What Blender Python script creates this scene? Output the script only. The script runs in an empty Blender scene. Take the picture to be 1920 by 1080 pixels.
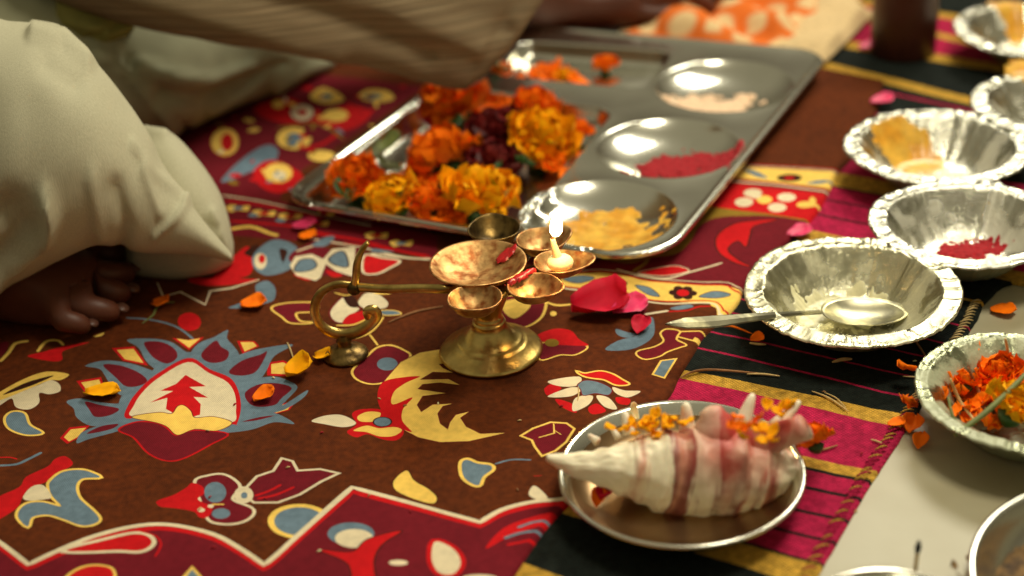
import bpy, bmesh, math, random
import numpy as np
from mathutils import Vector, Matrix, noise
from mathutils.bvhtree import BVHTree
from mathutils.geometry import delaunay_2d_cdt
random.seed(7)
SC = bpy.context.scene
COL = SC.collection
pi = math.pi

# ------------------------------------------------------------------ camera, world, lamps, exposure
F, PT, RL, H = 2800.0, math.radians(29.3), math.radians(-4), 0.55
def lev(a, b):
    c, s = math.cos(RL), math.sin(RL); a, b = a*c-b*s, a*s+b*c
    return Vector((a, math.cos(PT)+b*math.sin(PT), -math.sin(PT)+b*math.cos(PT)))
def ray(px, py): return lev((px-960)/F, (540-py)/F)
def at(px, py, z=0.0):
    d = ray(px, py); t = (z-H)/d.z
    return Vector((d.x*t, d.y*t, z))
def onp(px, py, y):
    d = ray(px, py); t = y/d.y
    return Vector((d.x*t, y, H+d.z*t))
def pxs(p):                                   # metres per photo pixel at a point
    return (Vector(p)-Vector((0, 0, H))).length/F
right = (lev(1, 0)-lev(0, 0)).normalized(); up = (lev(0, 1)-lev(0, 0)).normalized(); fwd = lev(0, 0).normalized()
cam_d = bpy.data.cameras.new('camera'); cam = bpy.data.objects.new('camera', cam_d); COL.objects.link(cam)
m = Matrix.Identity(4)
for i in range(3): m[i][0], m[i][1], m[i][2] = right[i], up[i], -fwd[i]
m[2][3] = H
cam.matrix_world = m
cam_d.sensor_width = 36; cam_d.lens = 36*F/1920; cam_d.clip_start = .02; cam_d.clip_end = 50
cam_d.dof.use_dof = True; cam_d.dof.focus_distance = .985; cam_d.dof.aperture_fstop = 3.2
SC.camera = cam
W = bpy.data.worlds.new("World"); SC.world = W; W.use_nodes = True
nt = W.node_tree; bg = nt.nodes['Background']
tc = nt.nodes.new('ShaderNodeTexCoord'); sx = nt.nodes.new('ShaderNodeSeparateXYZ'); rp = nt.nodes.new('ShaderNodeValToRGB')
nt.links.new(tc.outputs['Generated'], sx.inputs[0]); nt.links.new(sx.outputs['Z'], rp.inputs[0]); nt.links.new(rp.outputs[0], bg.inputs[0])
rp.color_ramp.elements[0].position = 0.0; rp.color_ramp.elements[0].color = (.09, .055, .025, 1)
rp.color_ramp.elements[1].position = .62; rp.color_ramp.elements[1].color = (.60, .54, .36, 1)
bg.inputs[1].default_value = .46
def area(name, loc, aim, sx_, sy_, power, col):
    l = bpy.data.lights.new(name, 'AREA'); l.shape = 'RECTANGLE'; l.size = sx_; l.size_y = sy_; l.energy = power; l.color = col
    o = bpy.data.objects.new(name, l); COL.objects.link(o); o.location = loc
    o.rotation_euler = (Vector(aim)-Vector(loc)).to_track_quat('-Z', 'Y').to_euler(); return o
area('window_light', (.95, 2.3, 1.6), (.15, 1.0, 0), .8, .5, 26, (1, .94, .76))
area('ceiling_light', (.42, .80, 1.25), (.2, .95, 0), .35, .35, 9, (1, .91, .70))
SC.view_settings.view_transform = 'Standard'; SC.view_settings.look = 'None'
SC.view_settings.exposure = .2; SC.view_settings.gamma = 1; SC.view_settings.use_curve_mapping = False

# ------------------------------------------------------------------ materials
def lin(c): return tuple((x/255/12.92 if x/255 <= .04045 else ((x/255+.055)/1.055)**2.4) for x in c)
def mat(name, rgb, rough=.8, metal=0., vary=0., vscale=60., bump=0., bscale=300., rgb2=None, mask=(.45, .55), mscale=30., sss=0., stretch=None, emis=None, alpha=None, trans=0, coat=0, bdist=.0006, spec=None):
    mt = bpy.data.materials.new(name); mt.use_nodes = True
    n = mt.node_tree.nodes; L = mt.node_tree.links; b = n['Principled BSDF']
    c = lin(rgb); b.inputs['Base Color'].default_value = (*c, 1)
    b.inputs['Roughness'].default_value = rough; b.inputs['Metallic'].default_value = metal
    if spec is not None: b.inputs['Specular IOR Level'].default_value = spec
    if coat: b.inputs['Coat Weight'].default_value = coat
    if trans: b.inputs['Transmission Weight'].default_value = trans
    if sss: b.inputs['Subsurface Weight'].default_value = sss; b.inputs['Subsurface Scale'].default_value = .004
    if emis: b.inputs['Emission Color'].default_value = (*lin(emis[0]), 1); b.inputs['Emission Strength'].default_value = emis[1]
    t = n.new('ShaderNodeTexCoord'); src = t.outputs['Object']
    if stretch:
        mp = n.new('ShaderNodeMapping'); mp.inputs['Scale'].default_value = stretch[0]; mp.inputs['Rotation'].default_value = stretch[1]
        L.new(src, mp.inputs[0]); src = mp.outputs[0]
    def nz(scale, det=3):
        q = n.new('ShaderNodeTexNoise'); q.inputs['Scale'].default_value = scale; q.inputs['Detail'].default_value = det
        L.new(src, q.inputs['Vector']); return q.outputs[0]
    cur = None
    if rgb2:
        r = n.new('ShaderNodeValToRGB'); L.new(nz(mscale), r.inputs[0])
        r.color_ramp.elements[0].position = mask[0]; r.color_ramp.elements[1].position = mask[1]
        r.color_ramp.elements[0].color = (*c, 1); r.color_ramp.elements[1].color = (*lin(rgb2), 1); cur = r.outputs[0]
    if vary:
        mx = n.new('ShaderNodeMix'); mx.data_type = 'RGBA'; mx.blend_type = 'MULTIPLY'; mx.inputs[0].default_value = 1
        mr = n.new('ShaderNodeMapRange'); mr.inputs[1].default_value = .3; mr.inputs[2].default_value = .7
        mr.inputs[3].default_value = 1-vary; mr.inputs[4].default_value = 1+vary
        L.new(nz(vscale, 5), mr.inputs[0])
        if cur: L.new(cur, mx.inputs[6])
        else: mx.inputs[6].default_value = (*c, 1)
        L.new(mr.outputs[0], mx.inputs[7]); cur = mx.outputs[2]
    if cur: L.new(cur, b.inputs['Base Color'])
    if bump:
        bp = n.new('ShaderNodeBump'); bp.inputs['Strength'].default_value = bump; bp.inputs['Distance'].default_value = bdist
        L.new(nz(bscale, 4), bp.inputs['Height']); L.new(bp.outputs[0], b.inputs['Normal'])
    return mt
def fabric(name, rgb, vary=.16, thread=900., bump=.5, **k):
    """printed cotton: fine crossed threads, faint fading"""
    mt = mat(name, rgb, rough=.92, vary=vary, vscale=220., spec=.15, **k)
    n = mt.node_tree.nodes; L = mt.node_tree.links; b = n['Principled BSDF']; t = n['Texture Coordinate']
    mp = n.new('ShaderNodeMapping'); mp.inputs['Rotation'].default_value = (0, 0, math.radians(58)); L.new(t.outputs['Object'], mp.inputs[0])
    w = [n.new('ShaderNodeTexWave') for _ in range(2)]
    for q, d in zip(w, 'XY'):
        q.bands_direction = d; q.inputs['Scale'].default_value = thread/6.28*2; q.inputs['Distortion'].default_value = 1.5; q.inputs['Detail Scale'].default_value = 30
        L.new(mp.outputs[0], q.inputs[0])
    ad = n.new('ShaderNodeMath'); ad.operation = 'ADD'; L.new(w[0].outputs[1], ad.inputs[0]); L.new(w[1].outputs[1], ad.inputs[1])
    src = b.inputs['Base Color'].links[0].from_socket
    mr = n.new('ShaderNodeMapRange'); mr.inputs[1].default_value = 0; mr.inputs[2].default_value = 2; mr.inputs[3].default_value = .80; mr.inputs[4].default_value = 1.16; L.new(ad.outputs[0], mr.inputs[0])
    fd = n.new('ShaderNodeTexNoise'); fd.inputs['Scale'].default_value = 16; fd.inputs['Detail'].default_value = 6; L.new(t.outputs['Object'], fd.inputs['Vector'])
    m2 = n.new('ShaderNodeMapRange'); m2.inputs[1].default_value = .3; m2.inputs[2].default_value = .7; m2.inputs[3].default_value = .84; m2.inputs[4].default_value = 1.12; L.new(fd.outputs[0], m2.inputs[0])
    mm = n.new('ShaderNodeMath'); mm.operation = 'MULTIPLY'; L.new(mr.outputs[0], mm.inputs[0]); L.new(m2.outputs[0], mm.inputs[1])
    mz = n.new('ShaderNodeMix'); mz.data_type = 'RGBA'; mz.blend_type = 'MULTIPLY'; mz.inputs[0].default_value = 1; L.new(src, mz.inputs[6]); L.new(mm.outputs[0], mz.inputs[7]); L.new(mz.outputs[2], b.inputs['Base Color'])
    bp = n.new('ShaderNodeBump'); bp.inputs['Strength'].default_value = bump; bp.inputs['Distance'].default_value = .0004
    L.new(ad.outputs[0], bp.inputs['Height']); L.new(bp.outputs[0], b.inputs['Normal'])
    return mt
M = {}
M['B'] = fabric('cloth_brown', (94, 42, 12), vary=.28)
M['M'] = fabric('cloth_maroon', (116, 22, 34), vary=.12)
M['R'] = fabric('cloth_red', (205, 20, 26), vary=.1)
M['Y'] = fabric('cloth_yellow', (250, 208, 100), vary=.1)
M['C'] = fabric('cloth_cream', (232, 216, 180), vary=.08)
M['G'] = fabric('cloth_bluegrey', (108, 130, 146), vary=.14)
M['O'] = fabric('cloth_olive', (150, 118, 38), vary=.12)
M['D'] = fabric('cloth_dark', (58, 26, 16), vary=.12)
M['rk'] = fabric('rug_black', (26, 32, 28), vary=.4, thread=500, bump=1)
M['rm'] = fabric('rug_magenta', (186, 32, 76), vary=.3, thread=500, bump=1)
M['rg'] = fabric('rug_gold', (206, 160, 62), vary=.35, thread=500, bump=1)
M['stone'] = mat('pale_marble', (176, 170, 144), rough=.45, vary=.07, vscale=9, bump=.15, bscale=120, rgb2=(146, 136, 104), mask=(.4, .72), mscale=9)
M['steel'] = mat('stainless_steel', (214, 212, 198), rough=.19, metal=1, bump=.12, bscale=14, bdist=.002, vary=.06, vscale=20)
M['brass'] = mat('aged_brass', (204, 176, 104), rough=.3, metal=1, vary=.28, vscale=70, bump=.3, bscale=260, rgb2=(150, 122, 64), mask=(.45, .7), mscale=55)
M['brass_dark'] = mat('tarnished_brass', (140, 114, 66), rough=.38, metal=1, vary=.35, vscale=90, bump=.4, bscale=300, rgb2=(52, 40, 24), mask=(.4, .65), mscale=70)
M['copper'] = mat('worn_copper', (204, 164, 108), rough=.5, metal=1, vary=.3, vscale=120, bump=.35, bscale=350, rgb2=(150, 92, 52), mask=(.42, .66), mscale=150)
M['flame'] = mat('flame', (255, 220, 150), emis=((255, 226, 160), 14))
M['wick'] = mat('cotton_wick', (250, 226, 178), rough=.7, bump=.4, bscale=500, sss=.3)
M['kumkum'] = mat('red_powder', (156, 16, 28), rough=.95, vary=.3, vscale=300, bump=.8, bscale=500)
M['turmeric'] = mat('yellow_paste', (226, 176, 66), rough=.3, vary=.2, vscale=110, bump=.6, bscale=160, rgb2=(214, 150, 40), mask=(.4, .6), mscale=60)
M['rice'] = mat('pink_rice', (232, 196, 160), rough=.7, vary=.25, vscale=260, bump=.9, bscale=420)
M['curd'] = mat('milky_residue', (226, 220, 178), rough=.35, vary=.15, vscale=90, bump=.5, bscale=120)
M['orange'] = mat('marigold_orange', (255, 122, 4), rough=.7, vary=.12, vscale=160, spec=.15)
M['yellow'] = mat('marigold_yellow', (255, 178, 4), rough=.7, vary=.12, vscale=160, spec=.15)
M['maroon'] = mat('rose_dark_red', (112, 14, 14), rough=.55, vary=.25, vscale=120)
M['rose'] = mat('rose_petal', (198, 20, 50), rough=.7, bump=.3, bscale=90, spec=.2, vary=.15, vscale=60, sss=.1)
M['pink'] = mat('pink_petal', (226, 50, 104), rough=.5, vary=.15, vscale=80, sss=.1, rgb2=(236, 150, 160), mask=(.58, .75), mscale=45)
M['green'] = mat('leaf_green', (44, 82, 26), rough=.5, vary=.3, vscale=120)
M['stem'] = mat('stem_green', (110, 118, 60), rough=.6, vary=.25, vscale=90)
M['straw'] = mat('dry_straw', (206, 178, 118), rough=.75, vary=.25, vscale=200)
M['twig'] = mat('brown_straw', (150, 104, 62), rough=.8, vary=.25, vscale=200)
M['dark'] = mat('char_and_shade_black', (22, 18, 16), rough=.9)  # burnt match head, and painted shade inside the conch channel
M['soil'] = mat('brown_grains', (122, 92, 50), rough=.85, vary=.5, vscale=260, bump=1, bscale=380, rgb2=(70, 50, 28), mask=(.4, .6), mscale=120)
M['skin'] = mat('brown_skin', (90, 48, 31), rough=.5, vary=.12, vscale=60, bump=.25, bscale=260, sss=.1)
M['nail'] = mat('toenail', (86, 54, 42), rough=.4, vary=.15, vscale=200)
M['pot'] = mat('dark_brown_glaze', (66, 30, 18), rough=.4, vary=.2, vscale=30, bump=.2, bscale=60)
M['dhoti'] = mat('white_cotton', (182, 178, 152), rough=.95, vary=.09, vscale=1, bump=.3, bscale=1.4, spec=.05, stretch=((1100, 1100, 70), (0, 0, .1)), bdist=.0008)
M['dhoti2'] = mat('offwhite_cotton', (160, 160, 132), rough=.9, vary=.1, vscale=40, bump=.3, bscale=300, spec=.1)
M['olive'] = mat('olive_border', (140, 136, 78), rough=.9, vary=.12, vscale=60, bump=.3, bscale=300, spec=.1)
M['shawl'] = mat('brown_slub_shawl', (158, 142, 114), rough=.95, spec=.05, stretch=((9, 3, 1500), (0, math.radians(24), 0)), vary=.42, vscale=1, rgb2=(112, 92, 70), mask=(.25, .75), mscale=.9)
M['bone'] = mat('chalky_spine', (250, 240, 214), rough=.5, vary=.1, vscale=120, bump=.4, bscale=200, rgb2=(214, 160, 140), mask=(.58, .75), mscale=60)
M['wet'] = mat('wet_red_powder', (150, 14, 20), rough=.35, vary=.3, vscale=300, bump=.6, bscale=400)
M['spoon'] = mat('smeared_steel', (142, 138, 116), rough=.33, metal=1, vary=.2, vscale=60, rgb2=(206, 200, 160), mask=(.5, .62), mscale=50, bump=.3, bscale=80)
M['dull'] = mat('brown_tinted_steel', (150, 122, 88), rough=.36, metal=1, bump=.12, bscale=30, vary=.15, vscale=40)  # steel tinted brown, for the inner faces of the plate
M['skin_dark'] = mat('dark_brown_skin', (92, 50, 34), rough=.5, vary=.12, vscale=60, bump=.25, bscale=260, sss=.1)
M['torso'] = mat('dark_brown_wool', (70, 52, 32), rough=.95, vary=.3, vscale=120, bump=.5, bscale=240, spec=.1)
M['cream'] = mat('cream_sacking', (212, 184, 136), rough=.95, vary=.15, vscale=200, bump=.8, bscale=320)
M['paper'] = mat('green_leaf_paper', (140, 146, 118), rough=.55, vary=.08, vscale=80, bump=.3, bscale=120, rgb2=(150, 150, 110), mask=(.55, .62), mscale=22)

def foil(name, paper=False, tint=(208, 206, 190)):
    mt = mat(name, tint, rough=.2, metal=1, vary=.12, vscale=70)
    n = mt.node_tree.nodes; L = mt.node_tree.links; b = n['Principled BSDF']; t = n['Texture Coordinate']
    v = n.new('ShaderNodeTexVoronoi'); v.inputs['Scale'].default_value = 260; L.new(t.outputs['Object'], v.inputs['Vector'])
    q = n.new('ShaderNodeTexNoise'); q.inputs['Scale'].default_value = 45; q.inputs['Detail'].default_value = 8; q.inputs['Roughness'].default_value = .75; L.new(t.outputs['Object'], q.inputs['Vector'])
    ad = n.new('ShaderNodeMath'); ad.operation = 'MULTIPLY_ADD'; ad.inputs[1].default_value = .12; L.new(v.outputs[0], ad.inputs[0]); L.new(q.outputs[0], ad.inputs[2])
    bp = n.new('ShaderNodeBump'); bp.inputs['Strength'].default_value = .6; bp.inputs['Distance'].default_value = .002
    L.new(ad.outputs[0], bp.inputs['Height']); L.new(bp.outputs[0], b.inputs['Normal'])
    # dried residue dulls patches of the foil
    q2 = n.new('ShaderNodeTexNoise'); q2.inputs['Scale'].default_value = 38; q2.inputs['Detail'].default_value = 5; L.new(t.outputs['Object'], q2.inputs['Vector'])
    r = n.new('ShaderNodeMapRange'); r.inputs[1].default_value = .48; r.inputs[2].default_value = .66; r.inputs[3].default_value = .13; r.inputs[4].default_value = .42
    L.new(q2.outputs[0], r.inputs[0]); L.new(r.outputs[0], b.inputs['Roughness'])
    r2 = n.new('ShaderNodeMapRange'); r2.inputs[1].default_value = .5 if not paper else .49; r2.inputs[2].default_value = .6 if not paper else .56; r2.inputs[3].default_value = 1; r2.inputs[4].default_value = .55 if not paper else .1
    L.new(q2.outputs[0], r2.inputs[0]); L.new(r2.outputs[0], b.inputs['Metallic'])
    return mt
M['foil'] = foil('aluminium_foil')
M['foilm'] = foil('milky_foil', False, (212, 208, 178))
M['foilp'] = foil('foil_over_paper', True)
mx = M['foilp'].node_tree.nodes
for q in mx:
    if q.type == 'MIX': q.inputs[6].default_value = (*lin((168, 172, 142)), 1)

# conch shell
def conch_mat():
    mt = mat('conch_shell', (240, 226, 196), rough=.5, bump=.8, bscale=120, bdist=.001, sss=.1)
    n = mt.node_tree.nodes; L = mt.node_tree.links; b = n['Principled BSDF']; t = n['Texture Coordinate']
    sp = n.new('ShaderNodeSeparateXYZ'); L.new(t.outputs['Object'], sp.inputs[0])
    mr = n.new('ShaderNodeMapRange'); mr.inputs[1].default_value = -.02; mr.inputs[2].default_value = .165; L.new(sp.outputs['X'], mr.inputs[0])
    q = n.new('ShaderNodeTexNoise'); q.inputs['Scale'].default_value = 45; q.inputs['Detail'].default_value = 4
    mp = n.new('ShaderNodeMapping'); mp.inputs['Scale'].default_value = (3.0, .5, .5); L.new(t.outputs['Object'], mp.inputs[0]); L.new(mp.outputs[0], q.inputs['Vector'])
    md = n.new('ShaderNodeMath'); md.operation = 'MULTIPLY_ADD'; md.inputs[1].default_value = .12; md.inputs[2].default_value = -.06
    L.new(q.outputs[0], md.inputs[0])
    ad = n.new('ShaderNodeMath'); ad.operation = 'ADD'; L.new(md.outputs[0], ad.inputs[0]); L.new(mr.outputs[0], ad.inputs[1])
    r = n.new('ShaderNodeValToRGB'); L.new(ad.outputs[0], r.inputs[0]); cr = r.color_ramp
    cream, tan, br = (252, 240, 208), (196, 132, 104), (132, 54, 44)
    st = [(0, cream), (.36, cream), (.39, tan), (.41, cream), (.475, cream), (.485, br), (.51, tan), (.535, br), (.55, br), (.56, cream), (.63, cream), (.64, br), (.665, tan), (.68, br), (.715, br), (.725, tan), (.735, cream), (.765, cream), (.775, tan), (.80, br), (.83, tan), (.845, cream), (.885, tan), (.90, br), (.915, cream), (1, tan)]
    while len(cr.elements) < len(st): cr.elements.new(.5)
    for e, (p, c) in zip(cr.elements, st): e.position = p; e.color = (*lin(c), 1)
    # streaks break the bands up, red powder rubbed over the top
    q2 = n.new('ShaderNodeTexNoise'); q2.inputs['Scale'].default_value = 34; q2.inputs['Detail'].default_value = 5; L.new(t.outputs['Object'], q2.inputs['Vector'])
    r2 = n.new('ShaderNodeMapRange'); r2.inputs[1].default_value = .33; r2.inputs[2].default_value = .5; r2.inputs[4].default_value = .95; L.new(q2.outputs[0], r2.inputs[0])
    mx = n.new('ShaderNodeMix'); mx.data_type = 'RGBA'; mx.inputs[6].default_value = (*lin(cream), 1); L.new(r2.outputs[0], mx.inputs[0]); L.new(r.outputs[0], mx.inputs[7])
    # red rub mask around a spot on the top
    vm = n.new('ShaderNodeVectorMath'); vm.operation = 'DISTANCE'; vm.inputs[1].default_value = (.112, -.015, .04); L.new(t.outputs['Object'], vm.inputs[0])
    m1 = n.new('ShaderNodeMapRange'); m1.inputs[1].default_value = .008; m1.inputs[2].default_value = .05; m1.inputs[3].default_value = 1; m1.inputs[4].default_value = 0; L.new(vm.outputs['Value'], m1.inputs[0])
    m2 = n.new('ShaderNodeMath'); m2.operation = 'MULTIPLY'; L.new(m1.outputs[0], m2.inputs[0]); L.new(q2.outputs[0], m2.inputs[1])
    m3 = n.new('ShaderNodeMath'); m3.operation = 'MULTIPLY'; m3.inputs[1].default_value = 2.2; m3.use_clamp = True; L.new(m2.outputs[0], m3.inputs[0])
    my = n.new('ShaderNodeMix'); my.data_type = 'RGBA'; L.new(m3.outputs[0], my.inputs[0]); L.new(mx.outputs[2], my.inputs[6]); my.inputs[7].default_value = (*lin((196, 60, 56)), 1)
    L.new(my.outputs[2], b.inputs['Base Color']); return mt
M['conch'] = conch_mat()
def check_mat():
    mt = mat('orange_check', (226, 100, 30), rough=.95, spec=.1, bump=.4, bscale=300)
    n = mt.node_tree.nodes; L = mt.node_tree.links; b = n['Principled BSDF']; t = n['Texture Coordinate']
    mp = n.new('ShaderNodeMapping'); mp.inputs['Rotation'].default_value = (0, 0, math.radians(25)); L.new(t.outputs['Object'], mp.inputs[0])
    q = n.new('ShaderNodeTexNoise'); q.inputs['Scale'].default_value = 18; L.new(mp.outputs[0], q.inputs['Vector'])
    mm = n.new('ShaderNodeMix'); mm.data_type = 'RGBA'; mm.inputs[0].default_value = .03; L.new(mp.outputs[0], mm.inputs[6]); L.new(q.outputs['Color'], mm.inputs[7])
    w = []
    for d in 'XY':
        k = n.new('ShaderNodeTexWave'); k.bands_direction = d; k.inputs['Scale'].default_value = 9.5; L.new(mm.outputs[2], k.inputs['Vector']); w.append(k)
    mn = n.new('ShaderNodeMath'); mn.operation = 'MULTIPLY'; L.new(w[0].outputs[1], mn.inputs[0]); L.new(w[1].outputs[1], mn.inputs[1])
    r = n.new('ShaderNodeValToRGB'); L.new(mn.outputs[0], r.inputs[0])
    r.color_ramp.elements[0].position = .08; r.color_ramp.elements[0].color = (*lin((222, 112, 44)), 1)
    r.color_ramp.elements[1].position = .45; r.color_ramp.elements[1].color = (*lin((222, 190, 140)), 1)
    L.new(r.outputs[0], b.inputs['Base Color']); return mt
M['check'] = check_mat()

# ------------------------------------------------------------------ object helpers
def mobj(name, verts, faces, m=None, parent=None, smooth=True, mats=None, fmat=None):
    me = bpy.data.meshes.new(name); me.from_pydata([tuple(v) for v in verts], [], faces)
    for q in (mats or [m]): me.materials.append(q)
    if fmat is not None: me.polygons.foreach_set('material_index', fmat)
    if smooth: me.polygons.foreach_set('use_smooth', [True]*len(me.polygons))
    me.update()
    o = bpy.data.objects.new(name, me); COL.objects.link(o)
    if parent: o.parent = parent
    return o
def tag(o, label, cat, group=None):
    o['label'] = label; o['category'] = cat
    if group: o['group'] = group
    return o
def thing(name, loc, label, cat, group=None):
    o = bpy.data.objects.new(name, None); COL.objects.link(o); o.location = loc; o.empty_display_size = .01
    return tag(o, label, cat, group)
def struct(o): o['kind'] = 'structure'; return o
def stuff(o): o['kind'] = 'stuff'; return o
def lathe(prof, n=64, wob=None):
    """prof: list of (r,z). returns verts, faces"""
    v, f = [], []
    for j, (r, z) in enumerate(prof):
        for i in range(n):
            a = 2*pi*i/n; rr, zz = (wob(r, z, a, j) if wob else (r, z))
            v.append((rr*math.cos(a), rr*math.sin(a), zz))
    for j in range(len(prof)-1):
        for i in range(n):
            k = (i+1) % n; f.append((j*n+i, j*n+k, (j+1)*n+k, (j+1)*n+i))
    if prof[0][0] > 1e-6: f.append(tuple(range(n))[::-1])
    return v, f
def sph(c, r, n=10):
    v, f = lathe([(max(1e-5, r*math.sin(pi*k/n)), -r*math.cos(pi*k/n)) for k in range(n+1)], 12)
    return [(x+c[0], y+c[1], z+c[2]) for x, y, z in v], f
def cat(pts, n=8, closed=False):
    P = [Vector(p) for p in pts]; out = []; N = len(P)
    for i in range(N if closed else N-1):
        g = (lambda k: P[k % N]) if closed else (lambda k: P[max(0, min(N-1, k))])
        a, b, c, d = g(i-1), g(i), g(i+1), g(i+2)
        for k in range(n):
            t = k/n
            out.append(.5*((2*b)+(c-a)*t+(2*a-5*b+4*c-d)*t*t+(3*b-a-3*c+d)*t**3))
    if not closed: out.append(P[-1])
    return out
def tube(pts, rad, n=10, flat=1., updir=Vector((0, 0, 1))):
    """swept tube; rad list or value, flat squeezes one axis"""
    v, f = [], []; N = len(pts); pts = [Vector(p) for p in pts]
    for i, p in enumerate(pts):
        t = (pts[min(N-1, i+1)]-pts[max(0, i-1)]).normalized()
        s = t.cross(updir);
        if s.length < 1e-4: s = t.cross(Vector((1, 0, 0)))
        s.normalize(); u = s.cross(t)
        r = rad[i] if hasattr(rad, '__len__') else rad
        for k in range(n):
            a = 2*pi*k/n; v.append(p+s*math.cos(a)*r*flat+u*math.sin(a)*r)
    for i in range(N-1):
        for k in range(n):
            l = (k+1) % n; f.append((i*n+k, i*n+l, (i+1)*n+l, (i+1)*n+k))
    f.append(tuple(range(n))[::-1]); f.append(tuple((N-1)*n+k for k in range(n)))
    return v, f
def join(*vf):
    V, Fc = [], []
    for v, f in vf:
        o = len(V); V += [tuple(x) for x in v]; Fc += [tuple(i+o for i in q) for q in f]
    return V, Fc
def shift(vf, d): return [Vector(x)+Vector(d) for x in vf[0]], vf[1]
def interp(xs, ys, x): return float(np.interp(x, xs, ys))
def inpoly(P, x, y):
    c = False; n = len(P); j = n-1
    for i in range(n):
        if (P[i][1] > y) != (P[j][1] > y) and x < (P[j][0]-P[i][0])*(y-P[i][1])/(P[j][1]-P[i][1])+P[i][0]: c = not c
        j = i
    return c

# ------------------------------------------------------------------ floor
fl = mobj('floor', [(-4, -2, 0), (4, -2, 0), (4, 6, 0), (-4, 6, 0)], [(0, 1, 2, 3)], M['stone']); struct(fl)

# ------------------------------------------------------------------ striped rug
TH = math.radians(-30.5); UD = Vector((math.cos(TH), math.sin(TH))); VD = Vector((-math.sin(TH), math.cos(TH)))
def uv(p): return p[0]*UD.x+p[1]*UD.y, p[0]*VD.x+p[1]*VD.y
bd = [  # boundary lines (two photo points each) and the colour that lies beyond them
 ((980, 1055), (1050, 1080), 'rk'), ((1050, 964), (1332, 1045), 'rg'), ((1367, 1013), (1529, 1055), 'rk'), (None, .0022, 'rm'),
 ((1434, 988), (1564, 1017), 'rk'), (None, .0026, 'rm'), ((1472, 953), (1578, 973), 'rk'), (None, .0028, 'rm'), ((1501, 913), (1606, 934), 'rk'), (None, .003, 'rm'),
 ((1506, 881), (1650, 906), 'rk'), (None, .003, 'rg'), ((1520, 859), (1660, 885), 'rm'), ((1400, 736), (1689, 801), 'rg'), ((1400, 716), (1713, 779), 'rk'),
 ((1304, 651), (1727, 751), 'rm'), (None, .0022, 'rk'), ((1336, 622), (1731, 711), 'rm'), (None, .0018, 'rk'), ((1640, 648), (1747, 673), 'rm'), (None, .0018, 'rk'),
 ((1713, 632), (1785, 648), 'rm'), (None, .0018, 'rk'), ((1761, 603), (1819, 616), 'rm'), (None, .0018, 'rk'), ((1798, 562), (1840, 570), 'rg'), (None, .003, 'rk'),
 ((1490, 447), (1560, 461), 'rg'), ((1500, 427), (1575, 442), 'rm'), ((1520, 400), (1640, 425), 'rk'), (None, .0026, 'rm'), ((1535, 372), (1645, 395), 'rk'), (None, .0026, 'rm'),
 ((1550, 347), (1645, 367), 'rk'), (None, .003, 'rg'), ((1578, 322), (1680, 344), 'rm'), ((1610, 292), (1700, 308), 'rk'), ((1640, 262), (1740, 276), 'rm'), (None, .004, 'rk'),
 ((1650, 215), (1740, 232), 'rm'), (None, .004, 'rk'), ((1650, 172), (1800, 204), 'rm'), (None, .004, 'rk'),
 ((1539, 128), (1828, 198), 'rg'), ((1539, 112), (1828, 184), 'rk'), ((1630, 98), (1820, 124), 'rg'), ((1630, 84), (1820, 108), 'rm'),
 ((1747, 68), (1822, 85), 'rg'), ((1747, 57), (1822, 74), 'rm'), ((1752, 31), (1795, 38), 'rg'), ((1752, 20), (1795, 27), 'rk')]
rows = []  # (a, b, colour beyond): v = a + b*u
for p, q, c in bd:
    if p is None: a, b, _ = rows[-1]; rows.append((a+q, b, c)); continue
    (u0, v0), (u1, v1) = uv(at(*p, .003)), uv(at(*q, .003))
    b = (v1-v0)/(u1-u0); vm, um = (v0+v1)/2, (u0+u1)/2
    b = max(-.05, min(.05, b)) if vm < 1.25 else max(-.28, min(-.1, b))
    rows.append((vm-b*um, b, c))
rows = [(.28, 0, 'rk'), (.45, 0, 'rm'), (.53, 0, 'rg')]+rows+[(1.75, -.2, 'rm'), (1.95, -.2, 'rg'), (2.0, -.2, 'rk'), (2.4, -.2, 'rk')]
EDGE = [at(x, y) for x, y in [(1440, 1250), (1530, 1080), (1638, 891), (1718, 775), (1775, 690), (1824, 611), (1840, 575), (1868, 551), (1905, 543), (2080, 560), (2500, 640)]]
EU = sorted((uv(p)[1], uv(p)[0]) for p in EDGE)
def uedge(v): return interp([e[0] for e in EU], [e[1] for e in EU], v)
NC = 90; V, Fc, FM = [], [], []; keys = ['rk', 'rm', 'rg']
rr = []
for (a0, b0, c0), (a1, b1, c1) in zip(rows[:-1], rows[1:]):
    n = max(1, int((a1-a0)/.006))
    for k in range(n): rr.append((a0+(a1-a0)*k/n, b0+(b1-b0)*k/n, c0))
rr.append(rows[-1])
for a, b, c in rr:
    ue = uedge(a+b*.08)
    for i in range(NC+1):
        s = i/NC; u = -1.2*(1-s)**1.6+ue*(1-(1-s)**1.6)
        v = a+b*u+.0012*noise.noise((u*22, a*9, 0))+.0006*noise.noise((u*90, a*30, 1))
        z = .0028+.0007*noise.noise((u*14, v*14, 2))
        p = UD*u+VD*v
        V.append((p.x+.0008*noise.noise((v*120, 0, 3))*(s > .97), p.y, max(z, .0012)))
for j in range(len(rr)-1):
    for i in range(NC):
        q = j*(NC+1)+i; Fc.append((q, q+1, q+NC+2, q+NC+1)); FM.append(keys.index(rr[j][2]))
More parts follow.
